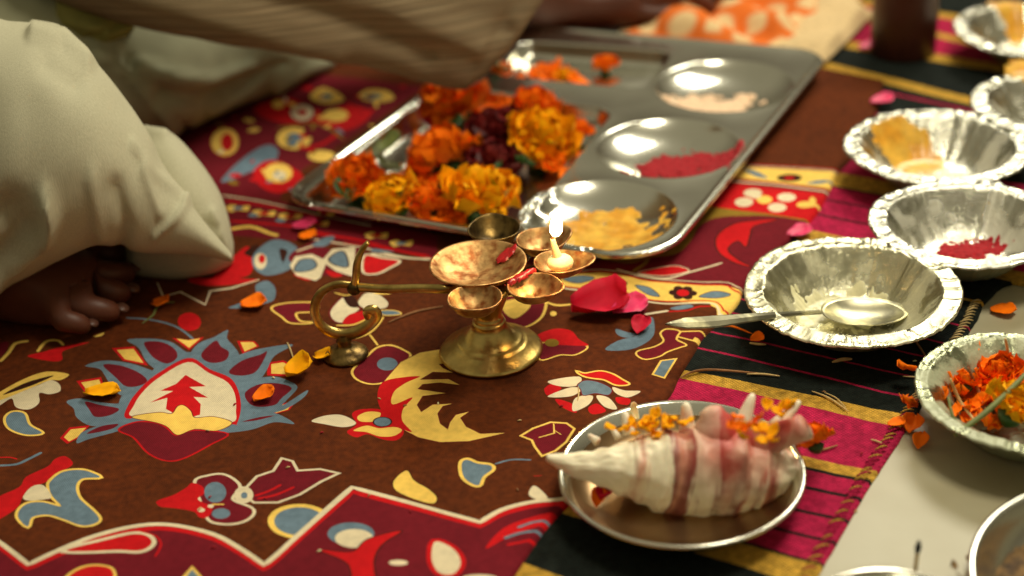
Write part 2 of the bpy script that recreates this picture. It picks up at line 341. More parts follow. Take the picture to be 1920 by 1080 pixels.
# hem turned down at the right edge
base = len(V)
for j in range(len(rr)):
    x, y, z = V[j*(NC+1)+NC]; V.append((x+.0012, y-.0006, .0005))
for j in range(len(rr)-1):
    Fc.append((j*(NC+1)+NC, base+j, base+j+1, (j+1)*(NC+1)+NC)); FM.append(keys.index(rr[j][2]))
rug_root = thing('striped_rug', (0, 0, 0), 'handwoven rug striped magenta, black and gold lying on the pale floor', 'rug')
mobj('woven_panel', V, Fc, None, rug_root, True, [M[k] for k in keys], FM)
# overcast stitches along the right hem
sm = tube([(-.0050, 0, 0), (-.002, .0004, .0013), (.002, .0008, .0013), (.0052, .001, -.0006)], [.0005, .0007, .0007, .0005], 6)
sme = None; v = uv(at(1500, 1120))[1]
while v < uv(at(1840, 572))[1]:
    u = uedge(v)-.004; p = UD*u+VD*v
    c = M['straw'] if v > .8 else (M['rg'] if int(v*170) % 2 else M['rm'])
    o = mobj('edge_stitch', *sm, c, rug_root); o.location = (p.x, p.y, .0038); o.rotation_euler = (0, 0, TH+.75+random.uniform(-.15, .15)); q_ = random.uniform(.75, 1.); o.scale = (q_, q_, q_*.8)
    v += .0050 if v < .8 else .0042

# ------------------------------------------------------------------ printed cloth
CZ = .0062
PR = []     # prints: (colour, polygon in world xy)
def W2(p): q = at(p[0], p[1], CZ); return (q.x, q.y)
G = [0, 0, 1.]
def grp(x, y, s): G[:] = [x, y, s]
def T(p): return (G[0]+p[0]/G[2], G[1]+p[1]/G[2])
def dens(pts, smooth):
    P = [Vector((*T(p), 0)) for p in pts]
    return [(q.x, q.y) for q in (cat(P, 5, True) if smooth else P)]
def offset(poly, d):
    n = len(poly); A = sum(poly[i][0]*poly[(i+1) % n][1]-poly[(i+1) % n][0]*poly[i][1] for i in range(n))
    s = 1 if A > 0 else -1; out = []
    for i in range(n):
        a, b, c = poly[i-1], poly[i], poly[(i+1) % n]
        t1 = Vector((b[0]-a[0], (b[1]-a[1])*1.9)); t2 = Vector((c[0]-b[0], (c[1]-b[1])*1.9))
        if t1.length < 1e-6 or t2.length < 1e-6: out.append(b); continue
        t1.normalize(); t2.normalize(); nn = Vector((t1.y+t2.y, -(t1.x+t2.x)))
        if nn.length < .2: nn = Vector((t1.x, t1.y))
        nn.normalize(); k = min(1.8, 1/max(.4, nn.dot(Vector((t1.y, -t1.x)))))
        out.append((b[0]+s*nn.x*d*k, b[1]+s*nn.y*d*k/1.9))
    return out
def pg(c, pts, smooth=True, out=None, w=0):
    P = dens(pts, smooth)
    if out: PR.append((out, [W2(p) for p in offset(P, w/G[2])]))
    PR.append((c, [W2(p) for p in P]))
def el(c, x, y, rx, ry, out=None, w=0):
    pg(c, [(x+rx*math.cos(a*pi/5), y+ry*math.sin(a*pi/5)) for a in range(10)], True, out, w)
def st(c, pts, w, smooth=True):
    P = [Vector((*T(p), 0)) for p in pts]; P = cat(P, 5) if smooth and len(P) > 2 else P
    w = w/G[2]/2; L_, R_ = [], []
    for i, p in enumerate(P):
        t = (P[min(len(P)-1, i+1)]-P[max(0, i-1)]); t.y *= 1.9
        t.normalize(); n_ = Vector((-t.y, t.x))
        k = w*(.55 if i in (0, len(P)-1) else 1)
        L_.append((p.x+n_.x*k, p.y+n_.y*k/1.9)); R_.append((p.x-n_.x*k, p.y-n_.y*k/1.9))
    PR.append((c, [W2(p) for p in L_+R_[::-1]]))
# -- far left ground, under the seated leg
grp(330, 100, 2.348)
pg('M', [(-60, 420), (0, 370), (300, 240), (420, 180), (620, 90), (800, 110), (1100, 150), (480, 560), (460, 640), (220, 630), (60, 560)], False)
el('R', 215, 390, 62, 66, 'Y', 0); el('Y', 215, 390, 60, 62); el('R', 225, 390, 28, 40)
pg('G', [(200, 560), (300, 460), (400, 405), (450, 430), (430, 490), (330, 520), (240, 560)])
pg('R', [(340, 520), (430, 470), (560, 540), (470, 610), (380, 590)]); el('Y', 450, 525, 62, 42); el('C', 455, 535, 30, 20)
el('Y', 520, 375, 76, 50); el('G', 520, 380, 36, 30); el('M', 590, 350, 30, 20)
pg('R', [(340, 250), (470, 200), (600, 240), (700, 310), (600, 300), (480, 310)]); pg('R', [(620, 300), (760, 230), (860, 270), (750, 340)])
el('C', 555, 262, 50, 34, 'M', 8); el('R', 555, 262, 22, 14); el('Y', 705, 275, 56, 26); pg('Y', [(590, 190), (640, 150), (700, 168), (740, 205), (680, 225), (620, 215)]); pg('G', [(650, 178), (690, 185), (670, 205), (640, 200)]); pg('Y', [(800, 190), (850, 160), (930, 168), (960, 200), (900, 215), (840, 208)]); pg('G', [(820, 190), (870, 178), (910, 192), (860, 202)])
el('Y', 450, 225, 28, 18); st('R', [(540, 420), (640, 400), (720, 350)], 24); el('Y', 640, 450, 60, 24); st('O', [(440, 330), (620, 310), (740, 380)], 12)
pg('M', [(200, 620), (480, 650), (800, 720), (1150, 800), (1150, 900), (620, 830), (230, 800)], False)
st('C', [(200, 625), (400, 655), (600, 700), (860, 760)], 10); st('R', [(220, 650), (400, 672), (640, 720)], 16)
for x, y in [(270, 684), (385, 705), (500, 716), (620, 745), (880, 800), (990, 832)]: pg('Y', [(x-50, y-4), (x-20, y-15), (x+10, y-6), (x+52, y-12), (x+44, y+12), (x, y+8), (x-30, y+16)]); pg('R' if x % 3 else 'G', [(x-26, y+2), (x, y-8), (x+30, y), (x+4, y+7)])
for x, y in [(340, 715), (460, 735)]: el('G', x, y, 22, 9)
st('Y', [(240, 775), (330, 765), (410, 790), (450, 800)], 20); st('R', [(240, 740), (500, 760), (700, 800)], 14)
st('R', [(600, 790), (800, 820), (1000, 870), (1150, 905)], 20); st('C', [(560, 810), (800, 850), (1000, 895), (1120, 905)], 12)
pg('R', [(160, 1000), (250, 900), (320, 850), (340, 940), (300, 985)]); pg('D', [(300, 880), (360, 840), (360, 900)])
pg('G', [(345, 880), (420, 820), (500, 830), (545, 880), (500, 950), (400, 978), (340, 940)]); pg('D', [(455, 860), (490, 870), (470, 920)]); el('C', 372, 915, 28, 36); el('R', 378, 905, 14, 20)
rb = random.Random(11)
for k in range(75):
    x, y = rb.uniform(180, 1000), rb.uniform(140, 600); w_ = rb.uniform(12, 34); a_ = rb.uniform(0, 3.1)
    if y > 760-x*.62 or y < 420-x*.42:
        pass
    c_, s_ = math.cos(a_), math.sin(a_)*.5
    pg(rb.choice('RRYYGCMOR'), [(x+w_*c_, y+w_*s_), (x+w_*.3*s_+4, y-w_*.3*c_), (x-w_*c_, y-w_*s_), (x-w_*.4*s_-3, y+w_*.35*c_)])
# -- ornament behind the swan handle
grp(570, 440, 4.154)
pg('M', [(-120, 170), (60, 60), (200, 110), (390, 90), (480, 150), (470, 290), (200, 330), (-20, 260)])
pg('R', [(-80, 310), (0, 280), (90, 340), (20, 360)]); pg('R', [(170, 280), (300, 320), (220, 335)])
pg('R', [(480, 170), (600, 185), (735, 205), (650, 260), (560, 300), (470, 290)], True, 'C', 22)
pg('C', [(-60, 320), (-110, 240), (-70, 170), (60, 150), (150, 190), (220, 110), (330, 100), (400, 90), (395, 240), (380, 330), (250, 290), (170, 230), (130, 340), (90, 365)], False)
pg('G', [(-70, 280), (-30, 200), (60, 190), (95, 240), (40, 280)], True, 'D', 10); pg('G', [(200, 185), (300, 130), (340, 250), (240, 235)], True, 'D', 12)
st('R', [(300, 60), (530, 85), (700, 115), (980, 155)], 22); pg('G', [(530, 110), (620, 112), (700, 130), (540, 135)]); st('C', [(520, 150), (700, 165), (850, 182), (990, 180)], 26)
st('C', [(-60, 130), (60, 90), (160, 60)], 20); pg('G', [(60, 80), (180, 10), (240, 20), (160, 90)])
pg('C', [(205, 610), (250, 540), (320, 490), (350, 560), (430, 575), (380, 620), (310, 680), (240, 670)], True, 'M', 14)
pg('C', [(425, 520), (480, 460), (570, 462), (650, 520), (640, 565), (560, 580), (480, 578), (430, 550)]); pg('D', [(300, 470), (380, 480), (430, 560), (350, 560)])
pg('R', [(300, 690), (350, 625), (480, 590), (560, 590), (500, 650), (400, 690)])
st('Y', [(250, 705), (380, 700), (480, 660), (560, 620)], 18); pg('G', [(600, 595), (700, 592), (750, 615), (630, 625)], True, 'Y', 12)
st('Y', [(400, 805), (500, 770), (570, 710), (620, 640)], 18); st('Y', [(510, 775), (545, 820), (575, 860)], 18)
grp(500, 560, 3.692)
pg('M', [(40, 60), (150, 28), (330, 30), (330, 80), (200, 92), (225, 150), (310, 160), (170, 160), (110, 120)], True, 'Y', 16)
pg('M', [(600, 505), (640, 450), (700, 400), (770, 340), (860, 325), (950, 360), (985, 400), (900, 500), (820, 570), (720, 585), (630, 555)], True, 'Y', 18)
el('G', 835, 452, 72, 46)
st('Y', [(470, -40), (560, -20), (640, -60)], 12); pg('Y', [(720, -60), (860, -38), (760, -30)])
# -- big yellow crescent
pg('C', [(310, 850), (400, 812), (520, 805), (620, 860), (540, 888), (400, 870)])
pg('Y', [(1300, 335), (1210, 340), (1060, 370), (930, 440), (850, 530), (790, 600), (775, 700), (830, 820), (930, 900), (1050, 960), (1200, 992), (1400, 988), (1560, 955), (1650, 932), (1480, 940), (1380, 890), (1340, 830), (1400, 788), (1310, 810), (1270, 860), (1255, 908), (1200, 870), (1182, 800), (1220, 750), (1285, 733), (1150, 740), (1070, 790), (1040, 740), (1080, 680), (1240, 662), (1045, 634), (1080, 600), (1200, 588), (1335, 602), (1260, 562), (1060, 568), (1150, 510), (1290, 512), (1220, 480), (1190, 450), (1340, 430)], False, 'M', 7)
pg('R', [(785, 600), (860, 558), (1060, 543), (960, 590), (880, 650), (872, 735), (1010, 688), (945, 765), (940, 850), (1005, 925), (900, 885), (810, 800), (768, 700)])
pg('R', [(590, 800), (650, 768), (790, 770), (880, 830), (950, 920), (900, 980), (800, 975), (700, 940), (620, 960), (555, 920), (620, 870)])
pg('Y', [(630, 815), (700, 785), (790, 795), (750, 850), (650, 850)]); pg('Y', [(600, 912), (690, 880), (780, 900), (880, 892), (938, 912), (880, 952), (780, 955), (690, 925)]); el('G', 802, 856, 58, 30, 'D', 10)
# -- lotus on the left
grp(0, 560, 3.692)
st('G', [(870, 130), (1000, 140), (1150, 170), (1250, 210), (1340, 280)], 20); el('R', 1310, 155, 80, 64)
R_ = [('R', 'Y', [(775, 340), (930, 330), (1025, 465), (850, 430)]), ('R', 'Y', [(1190, 272), (1300, 285), (1412, 260), (1308, 356)]), ('R', 'Y', [(1640, 288), (1760, 292), (1795, 330), (1680, 384)]),
      ('R', 'Y', [(1850, 445), (1960, 430), (2050, 475), (2020, 545), (1850, 535)]), ('R', 'Y', [(530, 572), (700, 548), (738, 660), (600, 668)]), ('R', 'Y', [(415, 965), (480, 890), (625, 876), (540, 965), (465, 1005)]), ('R', 'Y', [(1840, 795), (1930, 735), (2050, 708), (2005, 775), (1900, 806)])]
for a, b, P in R_:
    pg(a, P, False); cx = sum(p[0] for p in P)/len(P)+12; cy = sum(p[1] for p in P)/len(P); pg(b, [(cx+(x-cx)*.74, cy+(y-cy)*.74) for x, y in P], False)
pg('G', [(870, 640), (1000, 560), (1100, 460), (1300, 370), (1500, 430), (1650, 500), (1760, 600), (1760, 750), (1720, 870), (1500, 930), (1300, 940), (880, 870), (820, 760)])
for o_, i_ in [([(590, 465), (720, 430), (880, 445), (1000, 480), (1090, 530), (1050, 620), (960, 660), (860, 680), (790, 640), (740, 560), (690, 490)], [(715, 462), (830, 465), (950, 510), (1020, 570), (960, 610), (870, 612), (800, 550)]),
     ([(880, 285), (1050, 278), (1180, 300), (1260, 350), (1320, 400), (1290, 450), (1180, 500), (1080, 490), (1010, 430), (960, 340)], [(1000, 302), (1120, 302), (1210, 350), (1225, 410), (1160, 450), (1080, 420), (1030, 370)]),
     ([(1310, 410), (1370, 310), (1480, 260), (1575, 212), (1570, 270), (1620, 330), (1655, 400), (1600, 500), (1480, 520), (1380, 470)], [(1400, 370), (1490, 285), (1530, 330), (1585, 370), (1560, 430), (1470, 448), (1405, 420)]),
     ([(1560, 450), (1700, 375), (1850, 340), (2030, 322), (1900, 400), (1850, 490), (1800, 560), (1700, 590), (1600, 570)], [(1590, 500), (1680, 430), (1800, 390), (1850, 372), (1780, 500), (1700, 535), (1610, 530)]),
     ([(1620, 620), (1750, 560), (1900, 545), (2000, 575), (2060, 620), (1990, 700), (1960, 740), (2125, 640), (2100, 690), (1950, 780), (1800, 800), (1680, 760)], [(1700, 650), (1800, 595), (1930, 592), (2020, 625), (1950, 690), (1900, 740), (1780, 752), (1715, 715)]),
     ([(1500, 925), (1640, 850), (1750, 800), (1900, 795), (2040, 870), (1900, 860), (1750, 910), (1600, 930)], [(1680, 856), (1800, 826), (1900, 815), (1780, 848)]),
     ([(460, 710), (560, 690), (700, 720), (830, 730), (950, 690), (920, 850), (760, 880), (620, 878), (530, 820), (510, 760)], [(590, 712), (700, 740), (825, 768), (760, 812), (660, 820), (620, 770)]),
     ([(530, 1000), (560, 930), (650, 890), (800, 850), (960, 850), (920, 890), (780, 930), (620, 970)], [(600, 935), (700, 885), (820, 872), (760, 908)])]:
    pg('G', o_); pg('M', i_)
pg('R', [(1302, 412), (1450, 490), (1590, 550), (1650, 640), (1668, 760), (1640, 872), (1600, 872), (1100, 808), (876, 835), (890, 740), (960, 640), (1080, 530)])
pg('C', [(1302, 442), (1440, 512), (1570, 578), (1626, 665), (1634, 780), (1608, 858), (1350, 825), (1200, 805), (915, 820), (925, 750), (985, 655), (1100, 550)])
pg('R', [(1285, 530), (1425, 605), (1310, 610), (1440, 685), (1340, 680), (1390, 730), (1385, 805), (1330, 822), (1270, 750), (1200, 796), (1150, 770), (1160, 690), (1040, 725), (1200, 640), (1110, 640), (1220, 590)], False)
pg('M', [(830, 910), (950, 862), (1080, 868), (1150, 900), (1220, 955), (1350, 918), (1570, 940), (1450, 1010), (1300, 1090), (1200, 1122), (1110, 1110), (1020, 1060), (930, 960)], True, 'R', 16)
pg('Y', [(915, 825), (1100, 795), (1190, 802), (1230, 752), (1270, 742), (1320, 780), (1350, 827), (1480, 820), (1605, 862), (1500, 915), (1350, 905), (1230, 948), (1160, 890), (1080, 860)], True, 'M', 7)
pg('M', [(0, 310), (60, 300), (40, 360), (0, 400)]); st('Y', [(0, 430), (60, 370), (110, 310), (200, 295)], 26)
pg('R', [(190, 400), (300, 370), (420, 335), (620, 300), (440, 360), (430, 420), (350, 432)]); st('Y', [(260, 370), (320, 300), (400, 290), (440, 322)], 24); pg('Y', [(650, 262), (720, 235), (700, 258)])
pg('C', [(0, 690), (100, 650), (250, 600), (350, 560), (410, 590), (415, 640), (340, 660), (272, 650), (270, 720), (200, 765), (110, 750), (80, 690), (0, 735), (-40, 735)])
pg('Y', [(-40, 660), (0, 640), (150, 560), (320, 503), (475, 520), (420, 560), (340, 562), (200, 620), (0, 700)]); pg('D', [(20, 660), (180, 578), (370, 528), (250, 585), (100, 640)])
pg('G', [(85, 785), (165, 795), (200, 875), (290, 930), (180, 942), (70, 900), (40, 830)], True, 'Y', 20)
grp(0, 380, 3.692)
pg('R', [(1300, 545), (1400, 525), (1790, 530), (1650, 562), (1420, 575)]); st('C', [(1090, 560), (1130, 650), (1250, 620), (1420, 700), (1455, 610), (1600, 590), (1795, 532)], 20, False)
pg('G', [(1580, 722), (1690, 680), (1770, 640), (1770, 570), (1850, 540), (1905, 590), (1900, 660), (1850, 690), (1700, 722)])
# -- lower left
grp(0, 820, 3.692)
st('R', [(-40, 145), (60, 140), (120, 152)], 14); st('G', [(-60, 200), (100, 190), (190, 155), (290, 105)], 24)
pg('R', [(-40, 430), (130, 340), (180, 270), (330, 200), (380, 150), (450, 130), (505, 180), (440, 230), (330, 300), (200, 350), (150, 420), (120, 480), (0, 560), (-40, 560)])
pg('G', [(350, 300), (420, 245), (510, 225), (600, 230), (690, 270), (570, 280), (525, 330), (545, 410), (640, 500), (685, 560), (650, 595), (560, 605), (440, 560), (330, 530), (220, 550), (190, 615), (125, 550), (140, 490), (200, 450), (300, 445), (420, 470), (360, 400), (340, 340)], True, 'Y', 22)
pg('C', [(158, 405), (220, 335), (300, 328), (355, 405), (300, 425), (190, 432)], True)
pg('M', [(1360, 310), (1440, 272), (1540, 260), (1620, 300), (1650, 350), (1600, 430), (1730, 490), (1745, 530), (1700, 570), (1620, 592), (1520, 588), (1450, 560), (1400, 450)], True, 'C', 24)
el('G', 1490, 380, 76, 70); el('G', 1530, 525, 64, 36)
pg('R', [(1085, 440), (1200, 400), (1290, 350), (1330, 318), (1400, 340), (1412, 390), (1370, 430), (1465, 480), (1440, 545), (1380, 550), (1340, 512), (1200, 490), (1110, 480)])
el('C', 1392, 500, 26, 14); el('C', 1458, 474, 22, 12); st('Y', [(1470, 462), (1550, 462)], 26)
grp(0, 0, 1)
pg('M', [(466, 913), (484, 894), (515, 884), (530, 862), (546, 866), (556, 884), (600, 881), (630, 887), (600, 901), (560, 925), (520, 940), (478, 941), (466, 932)], False, 'C', 6)
st('R', [(478, 930), (505, 920), (527, 908)], 6); st('R', [(482, 935), (515, 928), (552, 912)], 6)
el('C', 457, 928, 18, 16); el('G', 458, 929, 6, 6)
el('G', 562, 977, 48, 27, 'Y', 12)
BL = [(-120, 960), (-60, 985), (-10, 1010), (54, 1060), (100, 1038), (180, 1003), (260, 986), (330, 985), (400, 1000), (450, 1026), (495, 1058), (530, 1030), (600, 965), (660, 912), (750, 936), (830, 958), (900, 978), (940, 955), (1000, 940), (1080, 930), (1300, 880)]
BLs = [(q.x, q.y) for seg in (BL[0:4], BL[3:11], BL[10:14], BL[13:17], BL[16:21]) for q in cat([Vector((*p, 0)) for p in seg], 4)[:-1]]+[BL[-1]]
pg('M', BLs+[(1300, 1400), (-300, 1400)], False)
st('R', [(x, y+8) for x, y in BLs], 15, False); st('C', BLs, 12, False)
pg('R', [(125, 1034), (180, 1016), (245, 1002), (276, 1006), (284, 1020), (262, 1032), (215, 1030)], True, 'C', 9); st('R', [(258, 995), (292, 1006), (302, 1022), (290, 1044)], 4)
pg('R', [(125, 1090), (155, 1066), (190, 1061), (212, 1074), (204, 1130), (130, 1130)], True, 'Y', 6); pg('G', [(345, 1085), (360, 1066), (376, 1085), (360, 1110)], False, 'Y', 7)
el('G', 658, 1001, 44, 22); el('C', 664, 1010, 36, 18); pg('R', [(602, 1033), (660, 1036), (690, 1012), (752, 997), (716, 1022), (700, 1055), (706, 1120), (664, 1120), (655, 1060)], True, 'D', 3)
el('C', 747, 1056, 18, 5); pg('C', [(816, 1017), (850, 1030), (864, 1054), (852, 1076), (826, 1076), (810, 1052)], True, 'R', 10); el('C', 900, 1086, 34, 8)
pg('R', [(910, 1028), (945, 988), (1005, 966), (1050, 958), (1030, 978), (960, 1002)]); st('G', [(945, 1008), (975, 998), (1012, 994)], 8); st('G', [(970, 988), (1000, 978), (1034, 974)], 7); st('R', [(950, 1020), (990, 1012), (1015, 1002)], 8)
pg('Y', [(764, 882), (776, 900), (802, 915), (818, 930), (812, 942), (780, 935), (745, 920), (737, 905), (748, 890)], True, 'D', 2)
pg('G', [(866, 867), (876, 861), (894, 868), (918, 872), (922, 880), (905, 893), (897, 909), (880, 903), (868, 889)], True, 'Y', 7); st('G', [(928, 870), (960, 862), (996, 862)], 5)
pg('C', [(998, 911), (1010, 914), (1028, 934), (1018, 940), (992, 928)]); st('R', [(1000, 892), (1016, 891)], 3)
grp(980, 700, 2.842)
pg('M', [(0, 332), (60, 295), (150, 262), (230, 266), (268, 292), (225, 360), (170, 405), (105, 432), (70, 385), (55, 352)], False, 'Y', 14)
st('Y', [(165, 265), (168, 315), (85, 340)], 12, False); st('Y', [(168, 300), (205, 322)], 10)
# -- right of the lamp
grp(1000, 480, 3.6)
for P in ([(75, 900), (130, 868), (190, 900), (100, 945)], [(150, 968), (260, 1000), (290, 1060), (190, 1020)], [(370, 1030), (430, 1000), (490, 1050), (400, 1070)], [(560, 955), (650, 965), (640, 1005), (570, 995)]): pg('R', P)
for P in ([(100, 850), (310, 822), (300, 880), (180, 885)], [(95, 952), (250, 893), (325, 908), (250, 952)], [(285, 962), (400, 948), (370, 1010), (268, 1048)], [(425, 948), (510, 960), (565, 1035), (480, 1020)], [(535, 888), (620, 910), (725, 915), (640, 955), (560, 930)]): pg('C', P)
pg('G', [(300, 880), (350, 848), (440, 858), (525, 900), (505, 940), (420, 930), (340, 945), (322, 905)], True, 'M', 8)
pg('R', [(300, 790), (350, 802), (450, 784), (530, 802), (600, 842), (640, 868), (560, 872), (480, 838), (400, 828), (340, 815)], True, 'Y', 16)
pg('G', [(485, 632), (570, 570), (700, 530), (770, 470), (778, 418), (812, 430), (812, 530), (730, 600), (620, 636)]); pg('G', [(558, 490), (640, 512), (700, 520), (640, 548), (570, 530)])
pg('M', [(865, 520), (905, 495), (985, 510), (960, 560), (1025, 598), (990, 612), (900, 645), (850, 675), (760, 695), (705, 668), (715, 640), (820, 612), (885, 572)], True, 'Y', 14)
pg('M', [(1000, 512), (1120, 508), (1075, 565), (980, 540)], False, 'Y', 14); pg('G', [(868, 712), (955, 700), (880, 818), (815, 800)], False, 'Y', 15)
pg('M', [(50, 700), (180, 668), (280, 668), (360, 612), (250, 590), (60, 590)], True, 'Y', 14); pg('R', [(20, 540), (130, 493), (250, 500), (310, 560), (372, 602), (250, 602), (100, 590)]); el('O', 125, 585, 48, 26)
el('Y', 135, 390, 22, 16)
grp(560, 380, 3)
pg('M', [(1120, 540), (1290, 530), (1380, 550), (1360, 640), (1270, 695), (1180, 690), (1110, 640)], True, 'Y', 16); pg('Y', [(1150, 560), (1290, 540), (1300, 590), (1220, 650), (1160, 620)])
st('Y', [(1370, 555), (1450, 580), (1540, 575)], 16); pg('G', [(1490, 430), (1600, 410), (1700, 440), (1600, 455)])
# -- border band and the part beyond it
grp(1150, 280, 3)
pg('M', [(-500, 560), (-100, 480), (150, 500), (500, 330), (760, 360), (1120, 385), (1080, 480), (900, 640), (760, 800), (400, 760), (0, 700), (-500, 640)], False)
pg('O', [(-300, 560), (60, 640), (210, 612), (350, 590), (430, 520), (490, 430), (620, 380), (870, 372), (1080, 400), (900, 335), (560, 325), (440, 380), (200, 500), (-200, 500)])
st('O', [(205, 590), (180, 640), (110, 690)], 26)
pg('R', [(600, 470), (680, 420), (780, 402), (920, 395), (790, 430), (765, 480), (745, 545), (700, 510), (640, 560), (700, 620), (770, 655), (680, 632), (600, 580), (578, 520)], True, 'D', 8)
pg('R', [(500, 320), (700, 170), (1300, 250), (1200, 420), (1080, 395), (860, 360)], False)
for a, b in ((785, 248), (735, 298), (975, 272), (922, 328)): el('C', a, b, 52, 24)
el('Y', 850, 286, 44, 22); el('Y', 1080, 315, 50, 18); el('Y', 1120, 300, 20, 30); el('C', 800, 268, 30, 12)
pg('M', [(600, 70), (1320, 120), (1280, 260), (560, 180)], False)
pg('Y', [(560, 95), (900, 102), (1320, 130), (1280, 225), (900, 182), (560, 150)], False); el('D', 990, 158, 70, 22); el('R', 990, 158, 30, 10)
pg('G', [(730, 112), (800, 118), (870, 160), (800, 150)]); pg('G', [(1085, 190), (1150, 172), (1230, 175), (1160, 192)]); st('C', [(560, 172), (680, 182), (900, 200), (1280, 248)], 13); st('R', [(560, 160), (900, 188), (1280, 236)], 9); st('C', [(600, 85), (900, 94), (1320, 125)], 7); st('R', [(600, 76), (900, 86), (1320, 115)], 8)
grp(1000, 480, 3.6)
st('C', [(560, 90), (750, 140), (900, 160), (1060, 112), (1275, 42)], 17); pg('R', [(715, 112), (930, 74), (1015, 84), (1040, 108), (900, 138), (780, 132)], True, 'C', 9)
pg('Y', [(180, 130), (450, 112), (600, 132), (800, 175), (1100, 190), (1300, 195), (1460, 250), (1420, 400), (1230, 400), (1190, 315), (1000, 315), (700, 295), (440, 240), (200, 205)], False)
st('R', [(180, 122), (430, 105), (600, 128), (800, 178), (1100, 193), (1290, 196), (1350, 226), (1480, 300)], 15); st('C', [(200, 112), (430, 92), (600, 112), (800, 160), (1100, 175), (1290, 176), (1370, 205), (1500, 280)], 9)
st('R', [(200, 205), (440, 236), (700, 288), (900, 312), (1180, 300), (1265, 330), (1300, 420)], 13); st('C', [(200, 220), (440, 250), (700, 302), (900, 327), (1180, 316), (1245, 345), (1255, 420)], 17)
for x, y in ((540, 195), (1010, 252)):
    for k in range(6): el('D', x+62*math.cos(k*pi/3), y+30*math.sin(k*pi/3), 34, 19)
    el('R', x, y, 42, 22)
for P in ([(690, 208), (780, 222), (850, 278), (770, 266)], [(1120, 275), (1220, 235), (1330, 255), (1250, 278)], [(200, 152), (330, 132), (410, 152), (300, 182)], [(1380, 300), (1400, 340), (1350, 380)]): pg('G', P, True, 'D', 6)
pg('B', [(800, 335), (1180, 325), (1236, 350), (1245, 430), (1000, 420), (700, 400)], False)
pg('G', [(925, 356), (1040, 330), (1080, 345), (980, 368)]); st('R', [(900, 380), (1040, 370), (1110, 345), (1200, 338)], 14); st('C', [(750, 398), (820, 388), (912, 374)], 22); pg('M', [(620, 320), (760, 340), (740, 400), (640, 380)])

# cloth outline: right edge as seen in the photo, the rest out of frame
RE = [(800, 1330), (880, 1180), (945, 1080), (1008, 988), (1062, 930), (1130, 850), (1200, 780), (1245, 735), (1262, 700), (1290, 655), (1310, 622), (1352, 585), (1374, 560), (1383, 535), (1400, 510), (1448, 465), (1512, 408), (1540, 365), (1562, 320), (1602, 272), (1638, 195), (1650, 150)]
RE = [W2(p) for p in RE]
out_poly = RE+[W2((1540, 128)), W2((1300, 60)), W2((700, 40)), (-.5, 1.62), (-.75, 1.2), (-.75, .45), (-.1, .42)]
RW = .0045      # the rolled-over thickness of the folded edge
def edge_off(poly, d):
    o = []
    for i, p in enumerate(poly):
        a, b = poly[max(0, i-1)], poly[min(len(poly)-1, i+1)]
        t = Vector((b[0]-a[0], b[1]-a[1])).normalized(); o.append((p[0]+t.y*d, p[1]-t.x*d))
    return o
REs = [(q.x, q.y) for q in cat([Vector((*p, 0)) for p in RE], 4)]
def cz(x, y):
    z = CZ+.0012*noise.noise((x*9, y*9, 5))+.0009*noise.noise((x*20+y*8, y*14, 6))+.0006*noise.noise((x*30, y*30, 8))
    # soft ridge where the lower layer of the folded cloth ends
    return max(z, .0045)
polys = [REs+out_poly[len(RE):]]
verts2, edges = [], []
def addloop(P, closed=True):
    b = len(verts2); P = [p for i, p in enumerate(P) if i == 0 or (abs(p[0]-P[i-1][0])+abs(p[1]-P[i-1][1])) > 2e-5]
    verts2.extend(P); n = len(P)
    for i in range(n-(0 if closed else 1)): edges.append((b+i, b+(i+1) % n))
addloop(polys[0])
mainp = polys[0]
def clip_in(p): return inpoly(mainp, p[0], p[1])
for c, P in PR: addloop(P)
rr2 = random.Random(3)
x = -.74
while x < .34:
    y = .43
    while y < 1.6:
        q = (x+rr2.uniform(-.003, .003), y+rr2.uniform(-.003, .003))
        if clip_in(q): verts2.append(q)
        y += .012
    x += .012
vo, eo, fo, _, _, _ = delaunay_2d_cdt([Vector(p) for p in verts2], edges, [], 0, 1e-6, False)
vo = np.array([(p.x, p.y) for p in vo]); fo = np.array([f for f in fo if len(f) == 3])
cen = vo[fo].mean(1)
def npin(P, pts):
    P = np.array(P); x, y = pts[:, 0], pts[:, 1]; w = np.zeros(len(pts), int)
    x1, y1 = P[:, 0], P[:, 1]; x2, y2 = np.roll(x1, -1), np.roll(y1, -1)
    for a, b, c, d in zip(x1, y1, x2, y2):
        crossu = (b <= y) & (d > y); crossd = (b > y) & (d <= y)
        s = (c-a)*(y-b)-(x-a)*(d-b)
        w += (crossu & (s > 0)).astype(int); w -= (crossd & (s < 0)).astype(int)
    return w != 0
keep = npin(mainp, cen); fo = fo[keep]; cen = cen[keep]
CK = ['B', 'M', 'R', 'Y', 'C', 'G', 'O', 'D']; fm = np.zeros(len(fo), int)
for c, P in PR:
    a = np.array(P); lo, hi = a.min(0), a.max(0)
    ix = np.where((cen >= lo).all(1) & (cen <= hi).all(1))[0]
    if len(ix): ins = npin(P, cen[ix]); fm[ix[ins]] = CK.index(c)
V = [(p[0], p[1], cz(p[0], p[1])) for p in vo]
